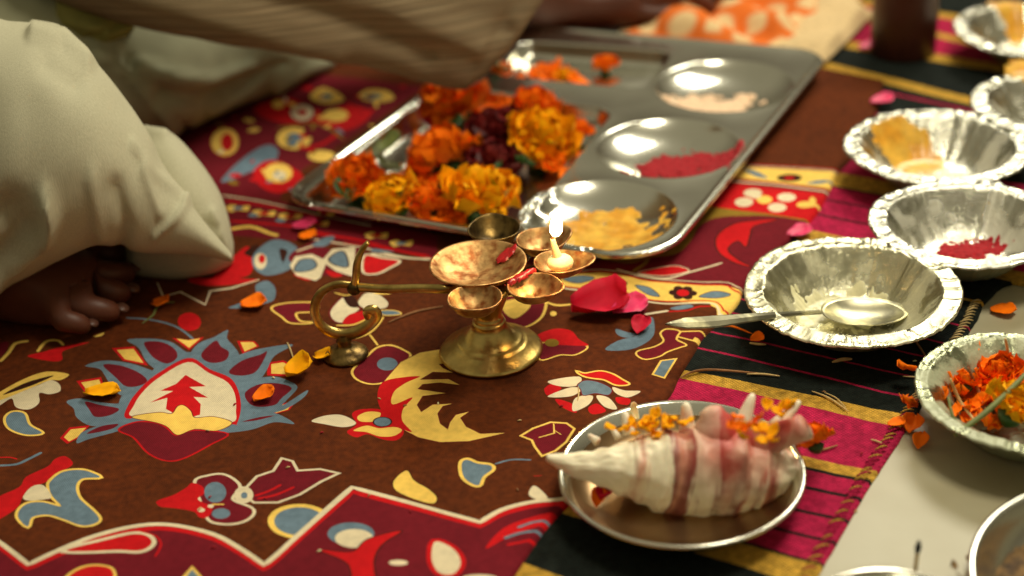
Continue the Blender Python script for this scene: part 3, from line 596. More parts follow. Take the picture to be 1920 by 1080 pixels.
# roll the right edge down: border edges of the mesh are extruded outward and down
from collections import Counter
ec = Counter()
for f in fo:
    for a, b in ((f[0], f[1]), (f[1], f[2]), (f[2], f[0])): ec[(min(a, b), max(a, b))] += 1
Fc = [tuple(int(i) for i in f) for f in fo]; FM = [int(k) for k in fm]
cenmap = {}
for fi, f in enumerate(Fc):
    for a, b in ((f[0], f[1]), (f[1], f[2]), (f[2], f[0])):
        k = (min(a, b), max(a, b))
        if ec[k] == 1: cenmap[k] = (a, b, fi)
vn = {}
for a, b, fi in cenmap.values():
    d = Vector((V[b][0]-V[a][0], V[b][1]-V[a][1]))
    if d.length > 1e-9:
        d.normalize(); n_ = Vector((d.y, -d.x))
        for k in (a, b): vn[k] = vn.get(k, Vector((0, 0)))+n_
ringv = {}
for k, n_ in vn.items():
    n_.normalize() if n_.length > 1e-6 else None
    x, y, z = V[k]; l = [k]
    for t in (25, 50, 75, 90):
        t = math.radians(t); l.append(len(V)); V.append((x+n_.x*RW*math.sin(t), y+n_.y*RW*math.sin(t), .0012+(z-.0012)*math.cos(t)))
    ringv[k] = l
for a, b, fi in cenmap.values():
    for j in range(4):
        Fc.append((b, a, ringv[a][1], ringv[b][1]) if j == 0 else (ringv[b][j], ringv[a][j], ringv[a][j+1], ringv[b][j+1])); FM.append(FM[fi])
cl = mobj('printed_cloth', V, Fc, None, None, True, [M[k] for k in CK], FM)
tag(cl, 'dark brown cotton cloth printed with red, yellow, cream and blue-grey flowers and birds', 'cloth')
def gz(x, y):
    if inpoly(mainp, x, y): return cz(x, y)
    u, v = uv((x, y)); return .0038 if u < uedge(v) else .0

# ------------------------------------------------------------------ steel compartment tray
TZ = .0248
def rpoly(corners, r, d=0., n=10):
    """rounded polygon, corners given, radius r, offset outward by d"""
    P = [Vector(c) for c in corners]; N = len(P); A = sum(P[i].x*P[(i+1) % N].y-P[(i+1) % N].x*P[i].y for i in range(N))
    if A < 0: P = P[::-1]; r = r[::-1] if hasattr(r, '__len__') else r
    out = []
    for i in range(N):
        ri = r[i] if hasattr(r, '__len__') else r
        a, b, c = P[i-1], P[i], P[(i+1) % N]; u1 = (a-b).normalized(); u2 = (c-b).normalized()
        h = math.acos(max(-1, min(1, u1.dot(u2))))/2; bis = (u1+u2).normalized(); ctr = b+bis*(ri/math.sin(h))
        a0 = math.atan2(-(-u1.x), -u1.y) ; n1 = Vector((-(u1.y), u1.x)); n1 = -n1 if n1.dot(bis) > 0 else n1
        n2 = Vector((-(u2.y), u2.x)); n2 = -n2 if n2.dot(bis) > 0 else n2
        s, e = math.atan2(n1.y, n1.x), math.atan2(n2.y, n2.x)
        while e < s: e += 2*pi
        for k in range(n+1):
            t = s+(e-s)*k/n; out.append(((ctr.x+math.cos(t)*(ri+d)), (ctr.y+math.sin(t)*(ri+d))))
    # refine long straight runs
    o2 = []
    for i, p in enumerate(out):
        q = out[(i+1) % len(out)]; o2.append(p); L_ = math.dist(p, q); k = int(L_/.006)
        for j in range(1, k): o2.append((p[0]+(q[0]-p[0])*j/k, p[1]+(q[1]-p[1])*j/k))
    return o2
def tp(x, y): q = at(x, y, TZ); return (q.x, q.y)
TC = [tp(515, 374), tp(975, 47), tp(1560, 98), tp(1238, 497)]; TR = [.034, .02, .034, .05]
comps = [  # kind, data, depth
 ('p', [tp(556, 379), tp(828, 157), tp(1152, 207), tp(968, 432)], .02, .016),
 ('p', [tp(925, 140), tp(978, 76), tp(1262, 96), tp(1216, 168)], .016, .014),
 ('c', (tp(1122, 402), .0605), 0, .0165), ('c', (tp(1252, 276), .0605), 0, .0165), ('c', (tp(1358, 160), .063), 0, .0165)]
def comp_loop(c, d):
    if c[0] == 'p': return rpoly(c[1], c[2], d)
    (x, y), r = c[1]; n = 72; return [(x+(r+d)*math.cos(2*pi*i/n), y+(r+d)*math.sin(2*pi*i/n)) for i in range(n)]
def prof(kind, depth):
    # (inset, drop)
    if kind == 'p': return [(-.0022, 0), (-.001, -.0002), (.0, .0012), (.001, .0026), (.0025, .0060), (.005, .0110), (.0078, .0142), (.011, .0156), (.015, depth)]
    return [(-.0022, 0), (-.001, -.0002), (.0, .0009), (.001, .0019), (.004, .0044), (.010, .0082), (.018, .0118), (.027, .0144), (.037, .0158), (.048, depth)]
pts, es, zz = [], [], []
def aloop(P, z):
    b = len(pts); n = len(P)
    for i, p in enumerate(P): pts.append(Vector(p)); zz.append(z); es.append((b+i, b+(i+1) % n))
rim = [(.000, .0004), (-.0012, .0018), (-.003, .0022), (-.0048, .0016), (-.0062, .0002), (-.0080, 0)]
for d, z in rim: aloop(rpoly(TC, TR, d, 14), TZ+z)
for c in comps:
    for d, z in prof(c[0], c[3]):
        if c[0] == 'p' and d > .0145: d = .0145
        aloop(comp_loop(c, -d), TZ-z)
for c in comps:
    for k in range(30):
        pass
tv, te, tf, ov, _, _ = delaunay_2d_cdt(pts, es, [], 0, 1e-7, True)
tw = np.array([(p.x, p.y) for p in tv]); outl = rpoly(TC, TR, 0, 14)
zv = [zz[o[0]] if o else TZ for o in ov]
tfl = [f for f in tf if len(f) == 3]; cc = np.array([tw[list(f)].mean(0) for f in tfl]); kp = npin(outl, cc)
V = [(tw[i][0], tw[i][1], zv[i]) for i in range(len(tw))]; Fc = [tuple(f) for f, k in zip(tfl, kp) if k]
tray = thing('compartment_tray', (*tp(1050, 260), 0), 'large stainless steel thali tray with two rectangular wells and three round bowls', 'tray')
off = Vector(tray.location)
nb = len(V); OL = outl
for d, z in ((.0006, TZ-.0005), (.0004, TZ-.0022), (-.0008, TZ-.0030), (-.0030, TZ-.0012)): V += [(p[0], p[1], z) for p in rpoly(TC, TR, d, 14)]
n = len(OL)
for j in range(3):
    for i in range(n): k = (i+1) % n; Fc.append((nb+j*n+i, nb+j*n+k, nb+(j+1)*n+k, nb+(j+1)*n+i))
# link outer loop of the sheet (coincident order) with the skirt
for i in range(n): k = (i+1) % n; Fc.append((i, k, nb+k, nb+i))
V = [Vector(v)-off for v in V]
t_o = mobj('tray_pan', V, Fc, M['steel'], tray)
def tray_z(x, y):
    for c in comps:
        if c[0] == 'c':
            (cx, cy), r = c[1]; d = r-math.dist((x, y), (cx, cy))
            if d > 0: P_ = prof('c', c[3]); return TZ-interp([a for a, b in P_], [b for a, b in P_], d)
        elif inpoly(c[1], x, y): return TZ-c[3]
    return TZ

# ------------------------------------------------------------------ powders and pastes
def smear(name, surf, c, R, m, label, cat_, seed=0, thick=.0012, ex=1., rot=0, n=110, thr=-.12, gran=60, top=None, gr=1.):
    """a mass lying on surf(x,y): ragged outline, real thickness"""
    c = Vector((c[0], c[1])); V, idx = [], {}; 
    def mk(x, y):
        r = math.hypot(x/ex, y*ex)/R
        return 1-r**2+.9*noise.noise((x*40+seed, y*40, seed))+.7*noise.noise((x*110, y*110+seed, 3))+gr*.5*noise.noise((x*300, y*300+seed, 5))-.12
    step = 2.2*R*max(ex, 1/ex)/n; Fc = []; S = {}
    for i in range(n+1):
        for j in range(n+1):
            x, y = (i-n/2)*step, (j-n/2)*step; k = mk(x, y)+thr
            S[i, j] = (x, y, k)
    cr, sr = math.cos(rot), math.sin(rot)
    def vid(i, j):
        if (i, j) not in idx:
            x, y, k = S[i, j]; X, Y = c.x+x*cr-y*sr, c.y+x*sr+y*cr; k = max(-1.5, min(1, k*3))
            h = thick*k*(1+gr*.6*noise.noise((X*gran*5, Y*gran*5, 1))+gr*.3*noise.noise((X*gran*16, Y*gran*16, 4)))+(0 if k > 0 else .0008*k)
            if top: h += top*max(0, 1-math.hypot(x, y)/R)
            idx[i, j] = len(V); V.append((X, Y, surf(X, Y)+.0002+h))
        return idx[i, j]
    for i in range(n):
        for j in range(n):
            if max(S[i, j][2], S[i+1, j][2], S[i, j+1][2], S[i+1, j+1][2]) > -.12: Fc.append((vid(i, j), vid(i+1, j), vid(i+1, j+1), vid(i, j+1)))
    o = mobj(name, V, Fc, m); tag(o, label, cat_); return o
smear('turmeric_paste', tray_z, tp(1128, 410), .047, M['turmeric'], 'yellow turmeric paste spread over the nearest round bowl of the steel tray', 'paste', 1, .0006, 1.15, gr=.25)
smear('red_powder', tray_z, tp(1282, 288), .043, M['kumkum'], 'crimson kumkum powder heaped in the middle round bowl of the steel tray', 'powder', 2, .0016, 1.15)
smear('rice_grains', tray_z, tp(1335, 175), .042, M['rice'], 'pinkish rice in the farthest round bowl of the steel tray', 'rice', 3, .0016, 1.1)

# ------------------------------------------------------------------ flowers
def petal_vf(L_, w, cup=.3, curl=.3, nu=6, nv=5, frill=.0, seed=0, tip=.8):
    V, Fc = [], []
    for i in range(nu+1):
        s = i/nu; ww = w*(math.sin(pi*min(1, s*.62+.06))**.8)*(1 if s < tip else math.sqrt(max(.05, 1-((s-tip)/(1-tip))**2)))
        for j in range(nv+1):
            t = j/nv*2-1
            x = L_*s*(1-.06*abs(t)); y = ww*t
            z = cup*w*t*t+curl*L_*s*s+frill*L_*noise.noise((s*4+seed, t*3, seed*1.7))*s
            V.append((x, y, z))
    for i in range(nu):
        for j in range(nv): q = i*(nv+1)+j; Fc.append((q, q+1, q+nv+2, q+nv+1))
    return V, Fc
def xf(vf, mtx): return [mtx @ Vector(p) for p in vf[0]], vf[1]
def bloom_vf(R, n=80, seed=1, h=.6):
    rd = random.Random(seed); parts = []
    for k in range(n):
        s = (k+.5)/n; el_ = (1-s)*pi/2*1.02+.02; az = k*2.39996+rd.uniform(-.3, .3)
        L_ = R*(.72+.28*s)*rd.uniform(.88, 1.1)
        p = petal_vf(L_, R*rd.uniform(.32, .48), .5, .25*rd.uniform(.2, 1.8), 5, 4, .5, seed+k)
        mtx = Matrix.Translation((0, 0, R*h*.35)) @ Matrix.Rotation(az, 4, 'Z') @ Matrix.Rotation(-el_*.9+.12, 4, 'Y') @ Matrix.Rotation(rd.uniform(-.5, .5), 4, 'X')
        parts.append(xf(p, mtx))
    V, Fc = join(*parts)
    return [(x, y, max(z*h/.6*.9, -.002)) for x, y, z in V], Fc
bl_cache = {}
def bloom(name, loc, R, m, label, seed=0, tilt=(0, 0), green=True, cat_='flower', group=None, n=80):
    t = thing(name, loc, label, cat_, group); key = (m, seed % 3, n)
    if key not in bl_cache:
        v, f = bloom_vf(.02, n, seed % 3+5); o = mobj('petals', v, f, M[m], t); bl_cache[key] = o.data
    else:
        o = bpy.data.objects.new('petals', bl_cache[key]); COL.objects.link(o); o.parent = t
    if green:
        v, f = lathe([(.002, -.006), (.006, -.003), (.008, .001), (.004, .004)], 12)
        g = mobj('calyx', v, f, M['green'], t)
    t.scale = (R/.02,)*3; t.rotation_euler = (tilt[0], tilt[1], seed*1.3); return t
def leaf(loc, L_, rot, label, name='leaf', m='green', cup=.4, curl=.2, tilt=0, roll=0, w=.3, frill=.15, seed=0, cat_='leaf', group=None, solid=.0003):
    v, f = petal_vf(L_, L_*w, cup, curl, 8, 6, frill, seed, .75)
    o = mobj(name, v, f, M[m]); o.location = loc; o.rotation_euler = (roll, -tilt, rot)
    s = o.modifiers.new('thickness', 'SOLIDIFY'); s.thickness = solid
    tag(o, label, cat_, group); return o
def frag(c, R, n, m, label, seed, sq=.5, big=1.):
    t = thing('marigold_fragment', c, label, 'petals'); rd = random.Random(seed)
    for k in range(n):
        v, f = petal_vf(big*rd.uniform(.006, .009), big*rd.uniform(.0024, .0036), .6, rd.uniform(.1, .7), 5, 4, .5, k+seed)
        o = mobj('petal', v, f, M[m], t); o.location = (rd.gauss(0, R), rd.gauss(0, R*sq), rd.uniform(-.001, .004)); o.rotation_euler = (rd.uniform(-.6, .6), rd.uniform(-.4, .3), rd.uniform(0, 6.28))
        s = o.modifiers.new('thickness', 'SOLIDIFY'); s.thickness = .0003
    return t
fb = TZ-.016
FL = [((855, 206), 'orange', 66, 'orange marigold at the back corner of the large tray well, just below the shawl'),
      ((838, 303), 'orange', 70, 'deep orange marigold in the middle of the large tray well'),
      ((668, 348), 'orange', 56, 'orange marigold nearest the left corner of the tray'),
      ((893, 380), 'yellow', 76, 'bright yellow-orange marigold at the front right of the large tray well'),
      ((1012, 270), 'yellow', 70, 'golden yellow marigold beside the right wall of the large tray well'),
      ((1000, 214), 'orange', 50, 'orange marigold behind the golden yellow one by the right wall of the well'),
      ((745, 386), 'yellow', 58, 'golden marigold along the near wall of the large tray well'),
      ((935, 262), 'maroon', 62, 'dark red rose head lying among the marigolds, farther of the two'),
      ((930, 318), 'maroon', 52, 'dark red rose head nearer the lamp, behind the bright yellow marigold'),
      ((802, 398), 'orange', 44, 'small squashed orange marigold between two golden ones at the near wall of the tray')]
for k, ((x, y), m_, r, lb) in enumerate(FL):
    R = r*pxs(at(x, y))*1.04; p = at(x, y+r*.12, fb+R*.3)
    bloom('rose' if m_ == 'maroon' else 'marigold', (p.x, p.y, fb+.008), R, m_, lb, k, (random.uniform(-.35, .1), random.uniform(-.25, .25)))
for k, ((x, y), lb) in enumerate([((830, 250), 'small green leaf behind the middle orange marigold'), ((655, 376), 'small green leaf at the left end of the tray'), ((1003, 312), 'green leaf below the golden yellow marigold'),
                    ((905, 330), 'green leaf between the middle orange and bright yellow marigolds'), ((752, 408), 'green leaf tucked under the golden marigold at the near wall'), ((955, 135), 'green leaf at the left end of the narrow back well')]):
    p = at(x, y, fb+.012); leaf(p, .024, k*1.9, lb, tilt=.4, w=.38, seed=k)
for k, ((x, y), m_, lb) in enumerate([((1135, 132), 'orange', 'torn orange marigold toward the right of the narrow back well'), ((1060, 158), 'yellow', 'flattened orange-yellow flower bit in the middle of the narrow back well'), ((935, 145), 'orange', 'orange flower bit at the left end of the narrow back well'), ((1085, 258), 'orange', 'small orange marigold in the right corner of the large tray well')]):
    bloom('marigold', at(x, y, fb+.005), .015, m_, lb, k+3, n=40)
for k, ((x, y), m_, lb) in enumerate([((712, 288), 'stem', 'pale green petal lying near the left wall of the large tray well'), ((808, 240), 'pink', 'pink petal beside the back orange marigold in the tray'), ((1105, 168), 'orange', 'orange petal on the front lip of the narrow back well')]):
    leaf(at(x, y, fb+.004), .026, k*1.1+.6, lb, 'petal', m_, tilt=.3, w=.4, seed=k+9, cat_='petal')
for k, ((x, y), m_, lb_) in enumerate([((845, 412), 'orange', 'loose orange petals in front of the bright yellow marigold'), ((905, 215), 'orange', 'loose orange petals at the back wall of the large well'), ((1040, 150), 'orange', 'loose orange petals scattered in the narrow back well'), ((1050, 320), 'orange', 'loose orange petals below the golden yellow marigold'), ((775, 345), 'orange', 'loose orange petals left of the middle orange marigold')]):
    frag(at(x, y, fb+.003), .011, 26, m_, lb_, 60+k, .8, 1.7)
# small steel ladle lying among the flowers
t = thing('steel_spoon', (*at(740, 342, fb+.006).xy, fb+.006), 'small steel spoon lying among the marigolds in the tray', 'spoon')
v, f = lathe([(.0005, 0), (.006, .0008), (.010, .003), (.012, .006), (.0127, .0062), (.0105, .0022), (.006, -.0002), (.0006, -.0009)], 24); mobj('spoon_bowl', v, f, M['steel'], t)
a = Vector((.006, .009, .005)); b = at(780, 268, fb+.016)-Vector(t.location)
mobj('handle', *tube([a, a.lerp(b, .5)+Vector((0, 0, .001)), b], [.002, .0022, .0032], 8, 1.4), M['steel'], t)

# ------------------------------------------------------------------ foil bowls
def foil_bowl(c, R, h, label, m, seed, tilt=(0, 0), fw=.18, group='disposable foil bowls on the striped rug'):
    """c = rim centre (world); flange with crimps, pleated wall"""
    t = thing('foil_bowl', (c[0], c[1], gz(c[0], c[1])+.0004), label, 'bowl', group)
    rd = random.Random(seed); ph = [rd.uniform(0, 6.28) for _ in range(6)]; NN = 360
    def wob(r, z, a, j):
        k = r/R; cr = .5*math.sin(a*58+ph[0]+2.2*math.sin(a*5+ph[1]))+.5*math.sin(a*37+ph[2]+3*math.sin(a*3))
        big = math.sin(a*3+ph[3])*.6+math.sin(a*5+ph[4])*.4; cr = cr*.35*abs(noise.noise((a*4, seed*3.3, 1)))+1.5*noise.noise((a*13, k*3, seed))+1.3*noise.noise((a*34, k*5, seed))+.8*noise.noise((a*80, k*9, seed))
        if k > .83: z += cr*.0014*(k-.6)+big*.0012*k+.0012*noise.noise((a*9, k*6, seed)); r *= 1+.006*big+(.008*noise.noise((a*14, seed, 0)) if k > .97 else 0)
        elif k > .45: z += big*.001*k; r *= 1+.006*cr+.02*noise.noise((a*7, k*3, seed+4))+.008*noise.noise((a*30, k*2, seed+6))
        return r, z
    top = [(R*.004, .0015), (R*.2, .0012), (R*.38, .0011), (R*.47, .002), (R*.53, .006), (R*.6, h*.36), (R*.68, h*.62), (R*.76, h*.86), (R*(1-fw)-.0012, h*.985), (R*(1-fw), h+.0009), (R*(1-fw)+.0014, h+.0010), (R*(1-fw*.6), h+.0000), (R*(1-fw*.3), h+.0002), (R*.985, h+.0008), (R, h+.0004), (R*1.004, h-.0008)]
    und = [(R*.99, h-.0016), (R*(1-fw), h-.0012), (R*.76, h*.83), (R*.6, h*.33), (R*.5, .002), (R*.45, .0004), (R*.004, .0004)]
    v, f = lathe(top, NN, wob); mobj('foil_lining', v, f, m, t); tv_, tf_ = v, f
    v, f = lathe([(R*1.003, h-.0007)]+und, NN, wob); f = [q for q in f if len(q) == 4]; mobj('paper_backing', v, f, M['paper'], t)
    t.rotation_euler = (tilt[0], tilt[1], rd.uniform(0, 1) if tilt == (0, 0) else 0)
    mw = Matrix.Translation(t.location) @ t.rotation_euler.to_matrix().to_4x4()
    bv = BVHTree.FromPolygons([mw @ Vector(p) for p in tv_], tf_)
    def surf(x, y):
        hit = bv.ray_cast(Vector((x, y, .2)), Vector((0, 0, -1)))[0]
        return hit.z if hit else t.location.z+h-.004
    return t, surf
def bc(x0, x1, y0, y1, h):   # circle centre and radius from the extents in the photo
    c = at((x0+x1)/2, (y0+y1)/2+2, h); return c, (x1-x0)/2*pxs(c)
c, R = bc(1403, 1792, 447, 640, .032); bA, sA = foil_bowl(c, R, .030, 'nearest silver foil bowl with milky residue and a spoon in it', M['foilm'], 1, (.03, -.02))
c, R = bc(1640, 1985, 342, 505, .032); bB, sB = foil_bowl(c, R, .032, 'silver foil bowl holding crimson powder, between the spoon bowl and the yellow paste bowl', M['foil'], 2)
c, R = bc(1592, 1920, 207, 347, .032); bC, sC = foil_bowl(c, R, .031, 'silver foil bowl with yellow paste at its left side', M['foil'], 3)
c, R = bc(1838, 2160, 135, 262, .032); bD, sD = foil_bowl(c, R, .031, 'foil bowl cut by the right frame edge, just above the yellow paste bowl', M['foil'], 4)
c, R = bc(1803, 2090, 10, 105, .03); bE, sE = foil_bowl(c, R, .030, 'farthest foil bowl at the top right corner', M['foil'], 5)
c, R = bc(1730, 2110, 612, 850, .032); bF, sF = foil_bowl(c, R, .032, 'pale green and silver paper bowl full of marigold petals and stems at right', M['foilp'], 6, (.02, .02), .12)
smear('milk_residue', sA, at(1580, 590, .004), .026, M['curd'], 'thin cream residue dried in the nearest foil bowl', 'residue', 11, .0005, 1.2, thr=.1)
smear('red_powder', sB, at(1820, 473, .006), .026, M['kumkum'], 'crimson powder in the foil bowl beyond the spoon bowl', 'powder', 12, .0016, 1.3, thr=-.25)
smear('turmeric_paste', sC, at(1705, 298, .008), .028, M['turmeric'], 'yellow paste with red specks in the foil bowl above the crimson one', 'paste', 13, .0006, 1.3, -.4, thr=0, gr=.3)
smear('turmeric_paste', sD, at(1925, 180, .008), .026, M['turmeric'], 'yellow paste in the foil bowl cut by the right frame edge', 'paste', 14, .0005, .8, gr=.3)
smear('turmeric_paste', sE, at(1885, 60, .008), .024, M['turmeric'], 'yellow smear in the farthest foil bowl', 'paste', 15, .0005, .7, gr=.3)
frag(at(1850, 745, .013), .021, 90, 'orange', 'orange petal shreds lining the paper bowl at right', 41, .8, 1.7)
bloom('marigold', at(1893, 782, .022), .021, 'yellow', 'large yellow marigold in the paper bowl at right', 4, (-.5, .1))
bloom('marigold', at(1880, 712, .018), .016, 'orange', 'orange marigold at the back of the paper bowl at right', 2, (-.3, .3), n=50)
bloom('marigold', at(1812, 728, .022), .010, 'orange', 'small orange marigold scrap at the left inside wall of the paper bowl', 5, (-.5, .6), n=36)
def strand(name, pts, r, m, label, cat_, z=None, group=None, taper=.4, flat=1.):
    P = [at(x, y, (z or 0)+dz) for x, y, dz in [(p if len(p) == 3 else (*p, 0)) for p in pts]]
    if z is None: P = [Vector((p.x, p.y, gz(p.x, p.y)+r*.9+p.z)) for p in P]
    P = cat(P, 5) if len(P) > 2 else [P[0], P[0].lerp(P[1], .5), P[1]]
    n = len(P); v, f = tube(P, [r*(taper+(1-taper)*math.sin(pi*i/(n-1))) for i in range(n)], 7, flat)
    o = mobj(name, v, f, m); tag(o, label, cat_, group); return o
strand('flower_stem', [(1790, 815, .03), (1840, 780, .035), (1880, 745, .04), (1925, 700, .045)], .0019, M['stem'], 'green flower stem lying across the paper bowl at right', 'stem', 0., taper=.8)
for k, (P, m_, lb) in enumerate([([(1782, 710, .036), (1800, 752, .02), (1830, 792, .016)], 'straw', 'pale stalk curving inside the left wall of the paper bowl'), ([(1815, 690, .04), (1835, 735, .02), (1850, 775, .018)], 'twig', 'brown stalk in the paper bowl beside the green stem'),
                    ([(1778, 745, .038), (1792, 790, .03), (1835, 812, .02)], 'stem', 'thin green stalk near the front lip of the paper bowl'), ([(1885, 635, .048), (1890, 665, .03), (1885, 700, .02)], 'straw', 'short straw standing against the back wall of the paper bowl')]):
    strand('stalk', P, .0011, M[m_], lb, 'stalk', 0., taper=.6)
strand('straw', [(1852, 379, .03), (1880, 400, .02), (1905, 425, .012)], .0006, M['straw'], 'white straw in the crimson powder bowl', 'straw', 0.)
strand('orange_strand', [(1893, 372, .032), (1884, 400, .022), (1870, 440, .010)], .0016, M['orange'], 'orange strand down the back wall of the crimson powder bowl', 'petal', 0.)

# spoon in the nearest foil bowl
t = thing('steel_spoon', (*at(1612, 583, .014).xy, .014), 'long steel spoon resting in the nearest foil bowl, handle over its left rim', 'spoon')
ux = (at(1690, 578, .014)-at(1535, 588, .014)); ang = math.atan2(ux.y, ux.x); a_, b_ = 78*pxs(at(1612, 583)), 50*pxs(at(1612, 583))
v, f = [], []; NR, NA = 9, 40
for lay in (0, 1):
    for j in range(NR+1):
        s = j/NR if not lay else 1-j/NR
        for i in range(NA):
            q = 2*pi*i/NA; rx = a_*(1+.12*math.cos(q))
            v.append((rx*s*math.cos(q), b_*s*math.sin(q), -.0065*(1-s**2.2)-(.0009 if lay else 0)+.0003))
for j in range(2*NR+1):
    for i in range(NA): k = (i+1) % NA; f.append((j*NA+i, j*NA+k, (j+1)*NA+k, (j+1)*NA+i))
o = mobj('spoon_bowl', v, f, M['spoon'], t); o.rotation_euler = (0, .06, ang)
hp = [at(1538, 585, .016), at(1490, 588, .026), at(1420, 594, .037), at(1340, 603, .042), at(1285, 606, .045), at(1247, 608, .0465)]
hw = [.0020, .0020, .0032, .0046, .0042, .0003]
v, f = [], []; P = hp; N = len(P)
P2 = cat(P, 6); ws = [interp(range(N), hw, i/6) for i in range(len(P2))]
for i, p in enumerate(P2):
    td = (P2[min(len(P2)-1, i+1)]-P2[max(0, i-1)]).normalized(); s = td.cross(Vector((0, 0, 1))).normalized(); u_ = s.cross(td); s, u_ = s*.85+u_*.53, u_*.85-s*.53
    for (a, b) in ((-1, 0), (-.8, .5), (0, .9), (.8, .5), (1, 0), (.8, -.5), (-.8, -.5)): v.append(p+s*a*ws[i]+u_*b*.0011-Vector(t.location))
for i in range(len(P2)-1):
    for k in range(7): l = (k+1) % 7; f.append((i*7+k, i*7+l, (i+1)*7+l, (i+1)*7+k))
f += [tuple(range(7))[::-1], tuple(len(v)-7+k for k in range(7))]
mobj('handle', v, f, M['spoon'], t, False)

# ------------------------------------------------------------------ steel plate with conch
c = at(1277, 877, .0255); R = 227*pxs(c)
t = thing('steel_plate', (c.x, c.y, .0068), 'round stainless steel plate holding the conch shell', 'plate')
pf = [(R*.005, .001), (R*.6, .001), (R*.74, .0018), (R*.83, .0055), (R*.9, .012), (R*.96, .0178), (R*.985, .0186), (R*1.0, .0182), (R*1.004, .0168), (R*.995, .0158), (R*.975, .0166), (R*.95, .0158), (R*.89, .0105), (R*.82, .0042), (R*.74, .0004), (R*.6, 0), (R*.005, 0)]
v, f = lathe(pf, 120); o = mobj('plate_body', v, f, None, t, mats=[M['steel'], M['dull']], fmat=[1 if k < 120*4 else 0 for k in range(len(f))])
pc = c
def plate_z(x, y): r = math.dist((x, y), (pc.x, pc.y)); return .0068+interp([p[0] for p in pf[:8]], [p[1] for p in pf[:8]], r)
A = onp(1025, 858, pc.y-.004); Bq = onp(1497, 886, pc.y+.000); ax = Bq-A; Lc = ax.length
cs = thing('conch_shell', A, 'large cream conch shell with pinkish brown bands lying on the steel plate', 'shell')
cs.rotation_euler = ax.to_track_quat('X', 'Z').to_euler()
S = pxs(A)
px_ = [1025, 1045, 1075, 1110, 1150, 1200, 1250, 1290, 1330, 1360, 1390, 1420, 1440, 1452, 1462, 1480, 1490, 1497]
rp_ = [7, 14, 24, 33, 51, 70, 88, 94, 99, 97, 90, 79, 70, 62, 56, 44, 34, 12]
cy_ = [0, 5, 12, 16, 15, 14, 19, 20, 17, 16, 17, 16, 14, 12, 11, 8, 5, 3]   # centre below the axis (px)
v, f = [], []; NL, NA = 150, 96
for i in range(NL+1):
    s = i/NL; X = 1025+472*s; r = interp(px_, rp_, X)*S*.97; dz = -interp(px_, cy_, X)*S
    for k in range(NA):
        a = 2*pi*k/NA
        rib = .0017*math.exp(-((X-1232-6*math.sin(a))/9)**2)+.0024*math.exp(-((X-1378+10*math.cos(a))/8)**2)+.0025*math.exp(-((X-1428+14*math.cos(a))/7)**2)+.0016*math.exp(-((X-1462+14*math.cos(a))/6)**2)
        rr_ = r+rib+.0006*math.sin(X*.16+2*a)*min(1, s*3)+.003*noise.noise((s*6, math.cos(a)*1.3, math.sin(a)*1.3))*min(1, s*3)+.0012*noise.noise((s*26, math.cos(a)*4, math.sin(a)*4))*min(1, s*3)+.0028*max(0, math.cos(a-.9))**3*abs(math.sin(X*.052))*(X > 1180)*(X < 1440)
        # bulging shoulder toward the upper back
        sh = max(0, math.cos(a-1.1)); rr_ *= 1+.10*sh**2*math.exp(-((X-1350)/70)**2)
        v.append((s*Lc, -rr_*math.cos(a)*.86, dz+rr_*math.sin(a)*.96))
for i in range(NL):
    for k in range(NA): l = (k+1) % NA; f.append((i*NA+k, i*NA+l, (i+1)*NA+l, (i+1)*NA+k))
f += [tuple(range(NA))[::-1], tuple(NL*NA+k for k in range(NA))]
mobj('shell_body', v, f, M['conch'], cs)
inv = cs.rotation_euler.to_matrix().inverted()
def loc_(px, py, dy): return inv @ (onp(px, py, pc.y+dy)-A)
for b0, b1, r0, r1, dy0, dy1 in [((1290, 815), (1286, 755), 20, 9, .012, .018), ((1388, 805), (1412, 738), 22, 8, .006, .014), ((1450, 805), (1500, 752), 19, 7, .004, .012), ((1180, 815), (1170, 772), 15, 8, .022, .03),
                                 ((1120, 828), (1103, 815), 10, 4, .02, .026), ((1160, 822), (1145, 800), 9, 4, .024, .03)]:
    a = loc_(*b0, dy0); b = loc_(*b1, dy1); P = [a, a.lerp(b, .35), a.lerp(b, .7), a.lerp(b, .92), b]
    mobj('spine', *tube(P, [r0*S, (r0*.62+r1*.38)*S, (r0*.3+r1*.7)*S, r1*S, r1*.5*S], 14, .85), M['bone'], cs)
# spire knob on top and the flared channel at the right with a black plug painting its inner shade
a = loc_(1345, 815, .0); a = loc_(1345, 835, .0); P = [a, loc_(1342, 802, .002), loc_(1337, 780, .004), loc_(1330, 764, .005)]
mobj('spire', *tube([P[0], P[1], P[1].lerp(P[2], .6), P[2], P[2].lerp(P[3], .6), P[3]], [56*S, 40*S, 37*S, 25*S, 22*S, 8*S], 28, .9), M['conch'], cs)
P = [loc_(1400, 842, .0), loc_(1440, 826, -.002), loc_(1475, 812, -.004), loc_(1497, 806, -.005), loc_(1508, 800, -.006)]
v, f = tube(P, [34*S, 31*S, 27*S, 26*S, 27*S], 22, .8); f = f[:-1]
v2, f2 = tube([P[4], P[4].lerp(P[3], .8), P[2]], [23*S, 19*S, 8*S], 22, .8); nn = len(v)
v += v2; f += [tuple(i+nn for i in q) for q in f2[:-2]]+[(4*22+k, 4*22+(k+1) % 22, nn+(k+1) % 22, nn+k) for k in range(22)]
mobj('siphon_channel', v, f, M['conch'], cs)
mobj('hollow_shade', *tube([P[4].lerp(P[3], .7), P[3].lerp(P[2], .9)], [21*S, 12*S], 16, .8), M['dark'], cs)
